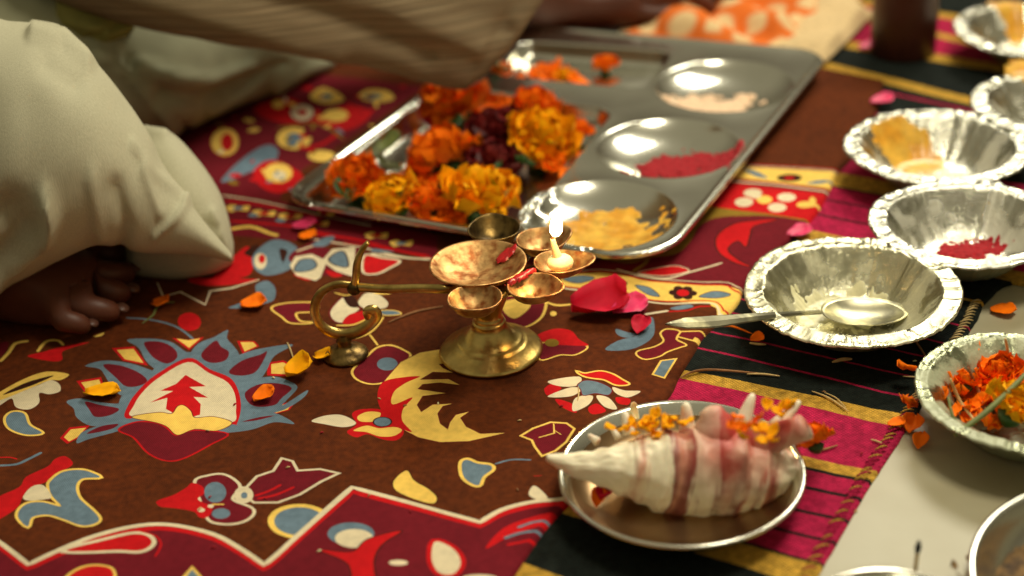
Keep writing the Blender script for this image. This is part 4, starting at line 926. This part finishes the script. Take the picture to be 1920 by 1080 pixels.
# flowers and petals about the conch
bloom('marigold', at(1530, 838, .022), .0135, 'orange', 'orange marigold behind the right end of the conch on the plate rim', 1, (-.4, .5))
frag(onp(1205, 806, pc.y+.010), .0065, 12, 'yellow', 'clump of orange petals on the upper left side of the conch', 1); frag(onp(1245, 800, pc.y+.008), .005, 8, 'yellow', 'clump of orange petals on the conch beside its tall left spine', 2)
frag(onp(1392, 800, pc.y-.026), .004, 6, 'orange', 'pinch of orange petals just right of the reddened top of the conch', 3); frag(onp(1425, 824, pc.y-.028), .006, 12, 'yellow', 'yellow petals stuck on the right shoulder of the conch', 4); frag(onp(1447, 776, pc.y-.004), .004, 6, 'yellow', 'orange petals between the two right spines of the conch', 5)
leaf(at(1125, 938, .012), .020, .4, 'crumpled dark pink petal inside the plate under the conch tip', 'petal', 'rose', .8, .5, .3, w=.42, cat_='petal'); leaf(at(1118, 952, .010), .012, 1.2, 'small orange petal beside the dark pink one in the plate', 'petal', 'orange', .6, .3, .2, w=.4, cat_='petal')
leaf(at(1195, 790, .02), .010, 2.2, 'curled white petal behind the conch on the back rim of the plate', 'petal', 'wick', .8, .7, .5, w=.3, cat_='petal')

# ------------------------------------------------------------------ brass lamp
lb = at(921, 660, CZ); lampT = thing('oil_lamp', lb, 'brass five-wick oil lamp with one lit cup, wide conical foot and swan handle', 'oil lamp')
def L_(p): return Vector(p)-lb
v, f = lathe([(.0005, .0005), (.033, .0005), (.0352, .0008), (.0360, .0022), (.0352, .0034), (.0335, .0044), (.030, .0062), (.0262, .0085), (.0255, .0092), (.0245, .0094), (.0225, .0112), (.0218, .0120), (.0205, .0124), (.0165, .0160), (.0130, .0205), (.0110, .0235), (.0118, .0245), (.0110, .0255), (.0096, .0262), (.0105, .0274), (.0096, .0286), (.0090, .0300), (.0100, .0340), (.0125, .0400), (.0150, .0460), (.017, .0500), (.012, .0510), (.0005, .0515)], 72)
mobj('foot', v, f, M['brass'], lampT)
LZ = CZ+.069
def cup(c, r, depth, m, tip=None, tipl=0., name='cup', serr=0., thick=.0013, n=64):
    v, f = [], []; prof_ = [(.02, -1), (.3, -.97), (.55, -.82), (.75, -.55), (.9, -.22), (.97, -.04), (1.0, 0), (1.035, .0), (1.045, -.05)]
    def rad(k, a):
        e = math.cos(a-tip) if tip is not None else -1
        return r*k*(1+tipl*max(0, e)**6*k*k)*(1+(serr*math.sin(a*34) if k > .98 else 0))
    L1 = prof_; L2 = [(k+thick/r*.6, z-thick/depth*(1 if k < .9 else .6)) for k, z in prof_[:7]][::-1]
    for k, z in L1+L2:
        for i in range(n):
            a = 2*pi*i/n; R_ = rad(k, a)
            lift = .0016*max(0, math.cos(a-tip))**6*k*k if tip is not None else 0
            v.append((R_*math.cos(a), R_*math.sin(a), z*depth+lift+.0003*math.sin(3*a)))
    N = len(L1)+len(L2)
    for j in range(N-1):
        for i in range(n): k = (i+1) % n; f.append((j*n+i, j*n+k, (j+1)*n+k, (j+1)*n+i))
    o = mobj(name, v, f, m, lampT); o.location = L_(c); return o
pan = at(896, 491, LZ); R0 = 90*pxs(pan)
cup(pan, R0*.98, .012, M['copper'], name='center_pan')
ctr = at(930, 500, LZ-.004)
CP = [((926, 427), (915, 395), 50, M['brass_dark'], .12, .013), ((1015, 447), (1085, 425), 48, M['copper'], .3, .010), ((1048, 489), (1118, 486), 48, M['copper'], .40, .009), ((1000, 534), (1062, 548), 50, M['copper'], .25, .010), ((890, 557), (875, 590), 52, M['copper'], .08, .011)]
for (x, y), (tx, ty), r, m_, tl, dp in CP:
    c = at(x, y, LZ-.001); q = at(tx, ty, LZ-.001)-c
    cup(c, r*pxs(c)*.96, dp, m_, math.atan2(q.y, q.x), tl, serr=.012)
# cast webs below that hold cups and pan to the stem
hub = lb+Vector((0, 0, .050))
parts = []
for (x, y), *_ in CP+[((896, 491), None)]:
    c = at(x, y, LZ-.0165); parts.append(tube([hub, hub.lerp(c, .5)+Vector((0, 0, -.001)), c], [.0065, .0050, .0040], 10))
v, f = join(*parts); mobj('bracket', [L_(p) for p in v], f, M['brass_dark'], lampT)
# swan handle
hy = at(648, 668, CZ).y
def hp_(x, y, dy=0): return L_(onp(x, y, hy+dy))
pts_ = [hp_(*p) for p in [(690, 541), (664, 536), (635, 533), (609, 543), (594, 562), (590, 585), (600, 608), (620, 622), (648, 627), (675, 620), (695, 606), (705, 592), (701, 582), (690, 584), (692, 597)]]
P = cat(pts_, 6); n = len(P); rr_ = [interp([0, .15, .4, .6, .8, .9, 1], [.0016, .0019, .0023, .0030, .0028, .0027, .0020], i/(n-1)) for i in range(n)]
mobj('swan_neck', *tube(P, rr_, 12, 1.5, Vector((0, 1, 0))), M['brass'], lampT)
P = cat([hp_(664, 538), hp_(668, 515), hp_(670, 492), hp_(678, 470), hp_(690, 454)], 5); n = len(P)
mobj('finial', *tube(P, [interp([0, .3, .75, 1], [.0034, .0042, .0030, .0022], i/(n-1)) for i in range(n)], 10, .7, Vector((0, 1, 0))), M['brass'], lampT)
e = at(838, 542, LZ-.006); s = lb+hp_(668, 538); P = cat([s, s.lerp(e, .35)+Vector((0, 0, -.001)), s.lerp(e, .7), e, L_(hub)*0+hub+Vector((-.008, 0, 0))], 5); n = len(P)
mobj('handle_bar', *tube([L_(p) for p in P], [.0034]*n, 8, .8), M['brass'], lampT)
fc = L_(at(649, 668, CZ)); sc = .76
v, f = lathe([(.0005, .0004), (.0150, .0004), (.0160, .0014), (.0157, .0026), (.0135, .0045), (.0095, .0065), (.0058, .0082), (.0044, .0105), (.0055, .0130), (.0046, .0150), (.0038, .0175)], 40); o = mobj('handle_foot', v, f, M['brass_dark'], lampT); o.location = fc
mobj('knot', *sph(hp_(664, 540), .0052, 8), M['brass_dark'], lampT)
# ghee ball, wick, flame
wc = at(1050, 492, LZ-.002)
v, f = sph((0, 0, 0), .0088, 10); v = [(x*1.05, y*1.05, z*.62+.0004*noise.noise((x*200, y*200, z*200))) for x, y, z in v]
wk = thing('cotton_wick', wc, 'lit cotton wick on a ball of ghee in the rightmost lamp cup', 'wick'); mobj('ghee_ball', v, f, M['wick'], wk)
P = [onp(x, y, wc.y)-wc for x, y in [(1047, 486), (1042, 472), (1038, 458), (1036, 447)]]; mobj('wick_stem', *tube(cat(P, 3), [interp([0, 1], [.0034, .0016], i/9) for i in range(10)], 10), M['wick'], wk)
mobj('charred_tip', *tube([P[-1]+Vector((0, 0, -.001)), P[-1]+Vector((.0004, 0, .003))], [.0015, .0009], 8), M['twig'], wk)
b0, b1 = onp(1042, 444, wc.y)-wc, onp(1044, 392, wc.y)-wc; hh = (b1-b0).length
v, f = lathe([(.0002, 0), (.0024, .06), (.0042, .2), (.0043, .36), (.0038, .55), (.0026, .74), (.0012, .9), (.0001, 1.)], 24); v = [(x+b0.x+(b1.x-b0.x)*z, y, b0.z+z*hh) for x, y, z in v]
mobj('flame', v, f, M['flame'], wk)
pl = bpy.data.lights.new('flame_glow', 'POINT'); pl.energy = .10; pl.color = (1, .62, .25); pl.shadow_soft_size = .004
po = bpy.data.objects.new('flame_glow', pl); COL.objects.link(po); po.location = wc+b0.lerp(b1, .5)+Vector((0, -.009, .004))
# kumkum dabbed on the lamp
flat = lambda x, y: LZ+.0002
smear('wet_powder', lambda x, y: LZ+.0001, at(974, 517, LZ), .0062, M['wet'], 'streak of wet red powder across the gap between lamp pan and cups', 'powder', 21, .0007, 2.1, .75, 30)
smear('wet_powder', lambda x, y: LZ-.012*(1-(math.dist((x, y), pan.xy)/R0)**2)+.0014, at(948, 478, LZ-.004), .006, M['wet'], 'red powder dab inside the right wall of the lamp pan', 'powder', 22, .0003, 1.3, .3, 30)

# ------------------------------------------------------------------ loose petals, straws, grains
def lay(px, py, L_m, rot, m, lb_, w=.4, cup=.5, curl=.3, tilt=.1, roll=0, seed=0, name='petal', frill=.2):
    cup *= .5; curl *= .5; tilt *= .4; frill = .12
    p = at(px, py, CZ); p.z = gz(p.x, p.y)+.0014; return leaf(p, L_m, rot, lb_, name, m, cup, curl, tilt, roll, w, frill, seed, 'petal')
p = at(1072, 592, CZ); p.z = gz(p.x, p.y)+.003
o = leaf(p, .043, math.radians(8), 'large crimson rose petal curled on the cloth right of the lamp', 'petal', 'rose', .62, .12, 0, .22, .42, .12, 2, 'petal')
lay(1150, 592, .028, .3, 'pink', 'pink petal overlapping the crimson rose petal', .45, .5, .2, .2)
lay(1195, 628, .018, 1.2, 'rose', 'small dark pink petal below the pink one, on the blue-grey print', .4, .6, .3, .3, seed=4)
lay(452, 578, .020, .15, 'orange', 'orange petal on the blue print left of the swan handle', .5, .7, .1, .15, seed=5)
lay(286, 572, .015, -.3, 'orange', 'tiny orange flower tip near the toes', .55, .6, .2, .3, seed=6); strand('flower_stem', [(330, 581), (308, 583), (296, 592), (290, 606), (270, 622)], .0009, M['stem'], 'thin bent stem running down from the tiny orange flower near the toes', 'stem')
lay(160, 743, .026, -.1, 'yellow', 'orange petal on the left petals of the blue-grey lotus print', .32, .8, .1, .1, seed=7)
lay(477, 757, .016, .5, 'orange', 'small orange petal on the right side of the blue-grey lotus print', .5, .7, .4, .2, seed=8)
lay(538, 712, .020, .3, 'yellow', 'round yellow petal right of the lotus print with a thin stalk', .6, 1.0, .5, .3, seed=9); strand('flower_stem', [(541, 658), (547, 672), (553, 690)], .0006, M['straw'], 'thin pale stalk above the round yellow petal', 'stem')
lay(590, 674, .013, -.3, 'yellow', 'small yellow petal at the left of the swan handle foot', .6, .7, .3, .3, seed=10)
lay(548, 430, .022, 0, 'pink', 'magenta petal at the near left edge of the tray', .45, .5, .2, .2, seed=11); lay(560, 447, .016, -.2, 'orange', 'orange petal below the magenta one near the tray', .5, .5, .2, .2, seed=12)
lay(1478, 442, .022, .4, 'pink', 'pink petal lying between the cloth edge and the nearest foil bowl', .4, .5, .2, .1, seed=13)
lay(1634, 197, .022, .2, 'pink', 'pink petal on the black stripes behind the yellow paste bowl', .45, .5, .2, .2, seed=14)
lay(1612, 90, .022, .2, 'pink', 'blurred pink petal beside the dark brown pot', .45, .5, .2, .2, seed=15)
lay(1408, 637, .010, .2, 'orange', 'orange petal tip under the spoon handle on the black stripes', .6, .6, .3, .2, seed=16); strand('flower_stem', [(1340, 622), (1372, 622), (1410, 636)], .0008, M['orange'], 'thin orange stem ending in the petal tip under the spoon handle', 'stem')
lay(1705, 800, .014, 1.0, 'orange', 'orange petal at the rug hem by the paper bowl', .5, .8, .4, .4, seed=17); lay(1722, 830, .013, 1.1, 'orange', 'orange marigold scrap lying on the marble beside the rug hem', .4, .8, .4, .3, seed=18); lay(1665, 795, .012, .1, 'orange', 'tiny orange petal on the gold stripe near the hem', .4, .5, .2, .2, seed=19)
lay(1858, 572, .018, -.3, 'orange', 'orange petal on the marble beyond the paper bowl', .45, .5, .2, .15, seed=20)
for k, (P, r, m_, lb_) in enumerate([([(730, 620), (762, 606), (790, 597), (832, 590)], .0009, 'twig', 'thin brown twig between the swan handle and the lamp foot'),
     ([(1275, 720), (1298, 708), (1330, 704), (1390, 708), (1460, 715)], .0009, 'twig', 'long bent straw lying along the upper gold stripe'), ([(1400, 712), (1430, 712), (1462, 716)], .0008, 'straw', 'pale split tip beside the long bent straw'),
     ([(1522, 744), (1556, 758), (1590, 782)], .0007, 'straw', 'fine forked straw crossing onto the magenta band'), ([(1545, 746), (1568, 757), (1586, 776)], .0005, 'straw', 'hair-thin straw next to the forked one'),
     ([(1560, 691), (1578, 686), (1597, 685)], .0014, 'straw', 'rice husk on the black stripe below the spoon bowl'), ([(1405, 654), (1420, 656), (1436, 657)], .0010, 'straw', 'pale husk below the orange petal tip'),
     ([(1692, 716), (1712, 717), (1734, 716)], .0006, 'straw', 'short pale straw at the right end of the black stripes'), ([(1706, 636), (1724, 662), (1742, 690)], .0007, 'twig', 'dark straw slanting across the black stripes near the paper bowl'),
     ([(1632, 835), (1642, 838), (1656, 843)], .0007, 'straw', 'short pale straw on the magenta band'), ([(1520, 858), (1545, 854), (1570, 846)], .0008, 'twig', 'brown straw below the orange marigold on the plate rim'),
     ([(1085, 742), (1086, 755), (1084, 768)], .0005, 'straw', 'fine straw standing at the back rim of the plate')]):
    strand('straw', P, r, M[m_], lb_, 'straw')
rd = random.Random(5)
for k in range(30):
    x, y = rd.uniform(350, 1720), rd.uniform(600, 1050); p = at(x, y, CZ); g_ = gz(p.x, p.y)
    if math.dist(p.xy, pc.xy) < .085 or math.dist(p.xy, lb.xy) < .04: continue
    a = rd.uniform(0, 3); o = mobj('crumb', *tube([(-.0014, 0, 0), (0, 0, .0003), (.0014, 0, 0)], [.0003, .0006, .0003], 6), M[rd.choice(['straw', 'twig', 'kumkum', 'wick'])])
    o.location = (p.x, p.y, g_+.0006); o.rotation_euler = (0, 0, a); tag(o, 'tiny stray crumb scattered on the cloth and rug', 'crumb', 'stray crumbs')
# match and steel bowls at the lower right
def steel_bowl(c, R, h, label):
    t = thing('steel_bowl', (c[0], c[1], 0.0003), label, 'bowl', 'steel bowls on the marble')
    v, f = lathe([(R*.005, .0012), (R*.5, .0014), (R*.68, .004), (R*.84, h*.35), (R*.93, h*.72), (R*.955, h*.96), (R*.975, h+.001), (R*1.0, h), (R*1.0, h-.002), (R*.975, h-.002), (R*.965, h*.7), (R*.87, h*.3), (R*.7, .0012), (R*.5, 0), (R*.005, 0)], 110); mobj('bowl_body', v, f, M['steel'], t); return t
c3 = [at(x, y, .036) for x, y in [(1800, 1080), (1836, 993), (1915, 923)]]
def circ3(a, b, c):
    A_ = np.array([[2*(b.x-a.x), 2*(b.y-a.y)], [2*(c.x-a.x), 2*(c.y-a.y)]]); r_ = np.array([b.x**2+b.y**2-a.x**2-a.y**2, c.x**2+c.y**2-a.x**2-a.y**2]); s = np.linalg.solve(A_, r_); return s, math.dist(s, (a.x, a.y))
ce, Rb = circ3(*c3); Rb = min(max(Rb, .05), .09); ce = Vector(((c3[1].x+Rb*.80), (c3[1].y-Rb*.60)))
steel_bowl(ce, Rb, .036, 'steel bowl of brown grains at the lower right corner')
smear('brown_grains', lambda x, y: .012, ce, Rb*.84, M['soil'], 'coarse brown grains filling the steel bowl at the lower right corner', 'grains', 31, .004, 1, 0, 60, .35, 90, top=.006)
q = at(1632, 1067, .03); steel_bowl((q.x, q.y-.05), .05, .030, 'dark steel bowl just showing its rim at the bottom edge')
t = thing('matchstick', at(1713, 1085, .008), 'burnt matchstick leaning upright with a black head at the bottom edge', 'matchstick'); a = Vector((0, 0, -.007)); b = onp(1721, 1030, t.location.y)-Vector(t.location)
mobj('stick', *tube([a, a.lerp(b, .5), b], [.0011]*3, 6), M['straw'], t); mobj('burnt_head', *tube([a.lerp(b, .92), b*1.05, b*1.28], [.0012, .0019, .0008], 8), M['dark'], t)

# ------------------------------------------------------------------ pot, checked cloth, sacking at the back
pb = at(1692, 97, .003)
t = thing('brown_pot', pb, 'dark brown straight-sided pot with leaves in it at the top of the photo', 'pot'); k_ = 57*pxs(pb)
v, f = lathe([(k_*.005, .0), (k_*.96, 0), (k_, .002), (k_*1.0, .05), (k_*1.02, .085), (k_*1.05, .088), (k_*1.05, .092), (k_*.97, .092), (k_*.95, .085), (k_*.93, .01), (k_*.005, .006)], 48); mobj('pot_body', v, f, M['pot'], t)
for k in range(7):
    v, f = petal_vf(.06, .014, .4, .1, 8, 5, .1, k, .7); o = mobj('leaf', v, f, M['green' if k % 2 else 'stem'], t); o.location = (0, 0, .07); o.rotation_euler = (0, -1.1+.25*(k % 3), k*.9)
def sheet(name, corners, nx, ny, zf, m, thick=.002):
    """cloth lying on the ground between four photo corners"""
    c = [at(*q, .01) for q in corners]; v, f = [], []
    for j in range(ny+1):
        for i in range(nx+1):
            s, t_ = i/nx, j/ny; p = (c[0]*(1-s)+c[1]*s)*(1-t_)+(c[3]*(1-s)+c[2]*s)*t_
            e = .006*noise.noise((p.x*30, p.y*30, 2)); ed = min(s, 1-s, t_, 1-t_)
            z = gz(p.x, p.y)+.002+zf(p.x, p.y)*min(1, ed*7); v.append((p.x+e, p.y+e, z))
    for j in range(ny):
        for i in range(nx): q = j*(nx+1)+i; f.append((q, q+1, q+nx+2, q+nx+1))
    o = mobj(name, v, f, m); s = o.modifiers.new('thickness', 'SOLIDIFY'); s.thickness = thick; s.offset = 1; return o
o = sheet('checked_cloth', [(1150, 84), (1468, 112), (1615, -10), (1230, -60)], 70, 40, lambda x, y: .016+.012*noise.noise((x*22, y*22, 1))+.006*math.sin(x*80+y*50), M['check']); tag(o, 'crumpled orange and white checked cloth behind the tray', 'cloth')
o = sheet('sack_cloth', [(1440, 116), (1548, 110), (1640, 20), (1560, -25)], 40, 30, lambda x, y: .012+.010*noise.noise((x*26, y*26, 4)), M['cream']); tag(o, 'cream coarse cloth between the checked cloth and the brown pot', 'cloth')

# ------------------------------------------------------------------ seated person
CAMP = Vector((0, 0, H))
def proj(p):
    q = Vector(p)-CAMP; d = q.dot(fwd); return 960+q.dot(right)/d*F, 540-q.dot(up)/d*F
def vloft(name, cols, m, parent, creases=(), nz=.004, nzs=9, nL=90, nA=64, zmin=.0085, sq=1.):
    """volume lofted through columns (top point, bottom point, distance y, half depth)"""
    K = len(cols); rows_ = []
    arr = [Vector((c[0], c[1], 0)) for c in cols], [Vector((c[2], c[3], 0)) for c in cols], [Vector((c[4], c[5], 0)) for c in cols]
    cc_ = [cat(a, 12) for a in arr]; n = len(cc_[0]); V, Fc = [], []
    for i in range(n):
        T_, B_, D_ = cc_[0][i], cc_[1][i], cc_[2][i]; y = D_.x
        Tp, Bp = onp(T_.x, T_.y, y), onp(B_.x, B_.y, y); c = (Tp+Bp)/2; hu = (Tp-Bp)/2
        vw = (c-CAMP).normalized(); hu = hu-vw*hu.dot(vw)
        for k in range(nA):
            a = 2*pi*k/nA; ca, sa = math.cos(a), math.sin(a)
            ca = math.copysign(abs(ca)**sq, ca); p = c+hu*ca+vw*sa*max(D_.y, .001)
            nrm = (hu.normalized()*math.cos(a)+vw*math.sin(a))
            d = nz*noise.noise((p.x*nzs, p.y*nzs, p.z*nzs))+nz*.35*noise.noise((p.x*nzs*3.2, p.y*nzs*3, p.z*nzs*3))
            if creases and math.sin(a) < .3:
                X, Y = proj(p)
                for pl_, w_, am in creases:
                    dd = 1e9
                    for (x0, y0), (x1, y1) in zip(pl_[:-1], pl_[1:]):
                        l2 = (x1-x0)**2+(y1-y0)**2; tt = max(0, min(1, ((X-x0)*(x1-x0)+(Y-y0)*(y1-y0))/l2)); dd = min(dd, math.hypot(X-x0-tt*(x1-x0), Y-y0-tt*(y1-y0)))
                    d += 1.5*am*math.exp(-(dd/w_)**2)
            p = p+nrm*d; p.z = max(p.z, zmin+.001*math.sin(k)); V.append(p)
    for i in range(n-1):
        for k in range(nA): l = (k+1) % nA; Fc.append((i*nA+k, i*nA+l, (i+1)*nA+l, (i+1)*nA+k))
    Fc += [tuple(range(nA))[::-1], tuple((n-1)*nA+k for k in range(nA))]
    o = mobj(name, V, Fc, m); 
    if parent: o.parent = parent; o.location = -Vector(parent.location)
    return o
per = thing('person', (-.62, 1.3, 0), 'seated person in white cotton and a brown shawl, bare toes showing at left', 'person')
vloft('trouser_leg', [(-420, -200, -420, 700, 1.02, .11), (-250, -90, -250, 650, 1.02, .11), (-100, -20, -100, 592, 1.01, .10), (0, 24, 0, 541, 1.0, .095), (60, 36, 60, 510, 1.0, .09), (120, 62, 115, 483, 1.0, .085), (180, 112, 180, 457, 1.0, .075), (240, 190, 240, 469, 1.0, .06), (278, 250, 278, 474, 1.0, .05), (305, 310, 305, 475, 1.0, .045), (355, 378, 355, 477, .995, .035), (400, 436, 400, 481, .99, .022), (434, 480, 434, 487, .99, .008)], M['dhoti'], per,
      [([(60, 60), (120, 75), (160, 108), (168, 118)], 9, .006), ([(82, 370), (95, 410), (85, 450), (40, 490), (-20, 540)], 14, .010), ([(20, 400), (45, 450), (0, 500)], 34, -.010), ([(250, 270), (290, 330), (330, 360), (352, 380)], 8, .003), ([(352, 382), (330, 410), (290, 440)], 7, .003), ([(215, 350), (235, 420), (230, 460)], 14, -.004), ([(270, 320), (300, 400)], 9, .003), ([(140, 150), (90, 120)], 20, -.003), ([(170, 330), (190, 440)], 12, .0025)], .004, 12)
vloft('trouser_cuff', [(235, 250, 235, 500, 1.07, .03), (262, 238, 250, 518, 1.065, .045), (310, 238, 300, 527, 1.06, .05), (352, 272, 345, 527, 1.055, .05), (402, 340, 395, 514, 1.05, .045), (425, 398, 425, 500, 1.045, .03), (438, 460, 438, 488, 1.04, .008)], M['dhoti'], per,
      [([(270, 245), (310, 250)], 6, .003), ([(400, 400), (430, 470)], 9, .003), ([(380, 420), (410, 430)], 6, -.002)], .002, 14, zmin=.0075)
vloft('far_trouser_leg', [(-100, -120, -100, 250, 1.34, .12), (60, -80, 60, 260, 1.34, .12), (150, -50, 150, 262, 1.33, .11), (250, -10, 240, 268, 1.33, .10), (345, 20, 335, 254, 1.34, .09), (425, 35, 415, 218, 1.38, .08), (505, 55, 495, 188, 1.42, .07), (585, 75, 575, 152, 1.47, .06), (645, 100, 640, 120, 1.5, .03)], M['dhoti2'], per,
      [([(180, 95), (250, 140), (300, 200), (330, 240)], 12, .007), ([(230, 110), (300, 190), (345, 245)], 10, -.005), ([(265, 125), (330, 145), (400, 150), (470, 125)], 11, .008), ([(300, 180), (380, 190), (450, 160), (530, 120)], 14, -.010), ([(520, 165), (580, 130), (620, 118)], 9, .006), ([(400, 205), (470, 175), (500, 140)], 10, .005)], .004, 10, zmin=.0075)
vloft('waist_fold', [(105, -20, 105, 50, 1.27, .02), (140, -10, 130, 80, 1.265, .025), (175, 5, 165, 100, 1.26, .025), (215, 25, 205, 84, 1.26, .02), (252, 44, 252, 54, 1.26, .008)], M['olive'], per, [([(120, 40), (200, 60)], 9, .003), ([(150, 85), (220, 45)], 8, -.003)], .002, 14)
vloft('shirt', [(-500, -900, -500, 200, 1.62, .16), (-250, -900, -250, 120, 1.6, .16), (-60, -800, -60, 70, 1.56, .14), (60, -700, 60, 52, 1.52, .12), (120, -600, 128, 40, 1.5, .09), (150, -500, 150, 0, 1.5, .05)], M['torso'], per, (), .008, 8)
vloft('shawl', [(40, -420, 60, -30, 1.30, .07), (150, -400, 130, 8, 1.28, .06), (330, -380, 250, 48, 1.26, .05), (480, -350, 400, 78, 1.25, .045), (640, -320, 520, 92, 1.25, .04), (800, -290, 647, 117, 1.25, .035), (930, -240, 789, 150, 1.25, .03), (1020, -200, 862, 166, 1.25, .024), (1050, -170, 888, 156, 1.25, .02), (1075, -140, 945, 104, 1.25, .018), (1090, -110, 985, 50, 1.25, .012), (1095, -90, 1010, -20, 1.25, .004)], M['shawl'], per,
      [([(200, -20), (420, 40), (640, 100)], 14, .004), ([(300, -60), (560, 10), (800, 110)], 18, -.006), ([(500, -60), (700, 0), (900, 90)], 16, .005), ([(700, -60), (860, 0), (950, 60)], 14, -.004)], .005, 12, sq=.7)
# body under the clothes: joints as edges, radii grown with a skin modifier
J, E_, RD = [], [], []
def jt(p, r, par=None):
    J.append(Vector(p)-Vector(per.location)); RD.append(r)
    if par is not None: E_.append((par, len(J)-1))
    return len(J)-1
pel = jt((-.78, 1.32, .12), .11); ch = jt((-.80, 1.42, .30), .11, pel); shd = jt((-.74, 1.45, .44), .08, ch)
sh = jt((-.60, 1.42, .43), .05, shd); nk = jt((-.80, 1.46, .50), .05, shd)
el1 = jt((-.36, 1.40, .27), .040, sh)
fa = jt(onp(900, -60, 1.46), .036, el1); fb_ = jt(onp(1010, -6, 1.50), .034, fa); wr = jt(onp(1110, 12, 1.51), .027, fb_); pm = jt(onp(1180, 4, 1.51), .026, wr); pm2 = jt(onp(1235, -6, 1.51), .024, pm)
for k, (pts3, r) in enumerate([([(1290, -14), (1332, 8), (1338, 34)], .0092), ([(1290, -38), (1350, -14), (1356, 20)], .0095), ([(1285, -52), (1360, -34), (1374, 4)], .0092), ([(1275, -62), (1345, -52), (1372, -18)], .008)]):
    q = pm2
    for i, (x, y) in enumerate(pts3): q = jt(onp(x, y, 1.51+.012*k), r*(1-.08*i), q)
q = pm
for i, (x, y) in enumerate([(1200, 22), (1238, 26), (1262, 18)]): q = jt(onp(x, y, 1.49), .010-.001*i, q)
kn = jt((-.33, 1.06, .13), .050, pel); an = jt((-.45, 1.01, .055), .034, kn)
mf = jt((-.385, .985, .038), .032, an); bl = jt((-.335, .985, .027), .026, mf)
hl = jt((-.475, .99, .032), .026, an)
toes = [((205, 474), (240, 478), .0135), ((212, 512), (246, 512), .0098), ((212, 547), (243, 552), .0095), ((195, 580), (223, 588), .009), ((145, 604), (168, 615), .008)]
for (a, b, r) in toes:
    p0 = at(a[0]-35, a[1]-2, .026); p1 = at(*a, .024); p2 = at(*b, .014)
    q = jt(p0, r*1.15, bl); q = jt(p1, r, q); q = jt(p2, r*.9, q)
for k, (a, b, rd_) in enumerate(toes):
    p = at(*b, .014)+Vector((rd_*.45, -.001, rd_*.62)); v, f = sph((0, 0, 0), 1, 8); v = [(x*rd_*.55, y*rd_*.62, z*rd_*.25) for x, y, z in v]
    o = mobj('toenail', v, f, M['nail'], per); o.location = p-Vector(per.location); o.rotation_euler = (0, .5, 0)
kn2 = jt((-.42, 1.44, .09), .045, pel); an2 = jt((-.66, 1.12, .05), .03, kn2); jt((-.60, 1.05, .035), .024, an2)
me = bpy.data.meshes.new('body'); me.from_pydata(J, E_, []); me.materials.append(M['skin']); ob = bpy.data.objects.new('body', me); COL.objects.link(ob); ob.parent = per
sk = ob.modifiers.new('skin', 'SKIN'); sv = me.skin_vertices[0].data
for i, r in enumerate(RD): sv[i].radius = (r, r)
sv[0].use_root = True; sk.use_smooth_shade = True
sb = ob.modifiers.new('smooth', 'SUBSURF'); sb.levels = 2; sb.render_levels = 2
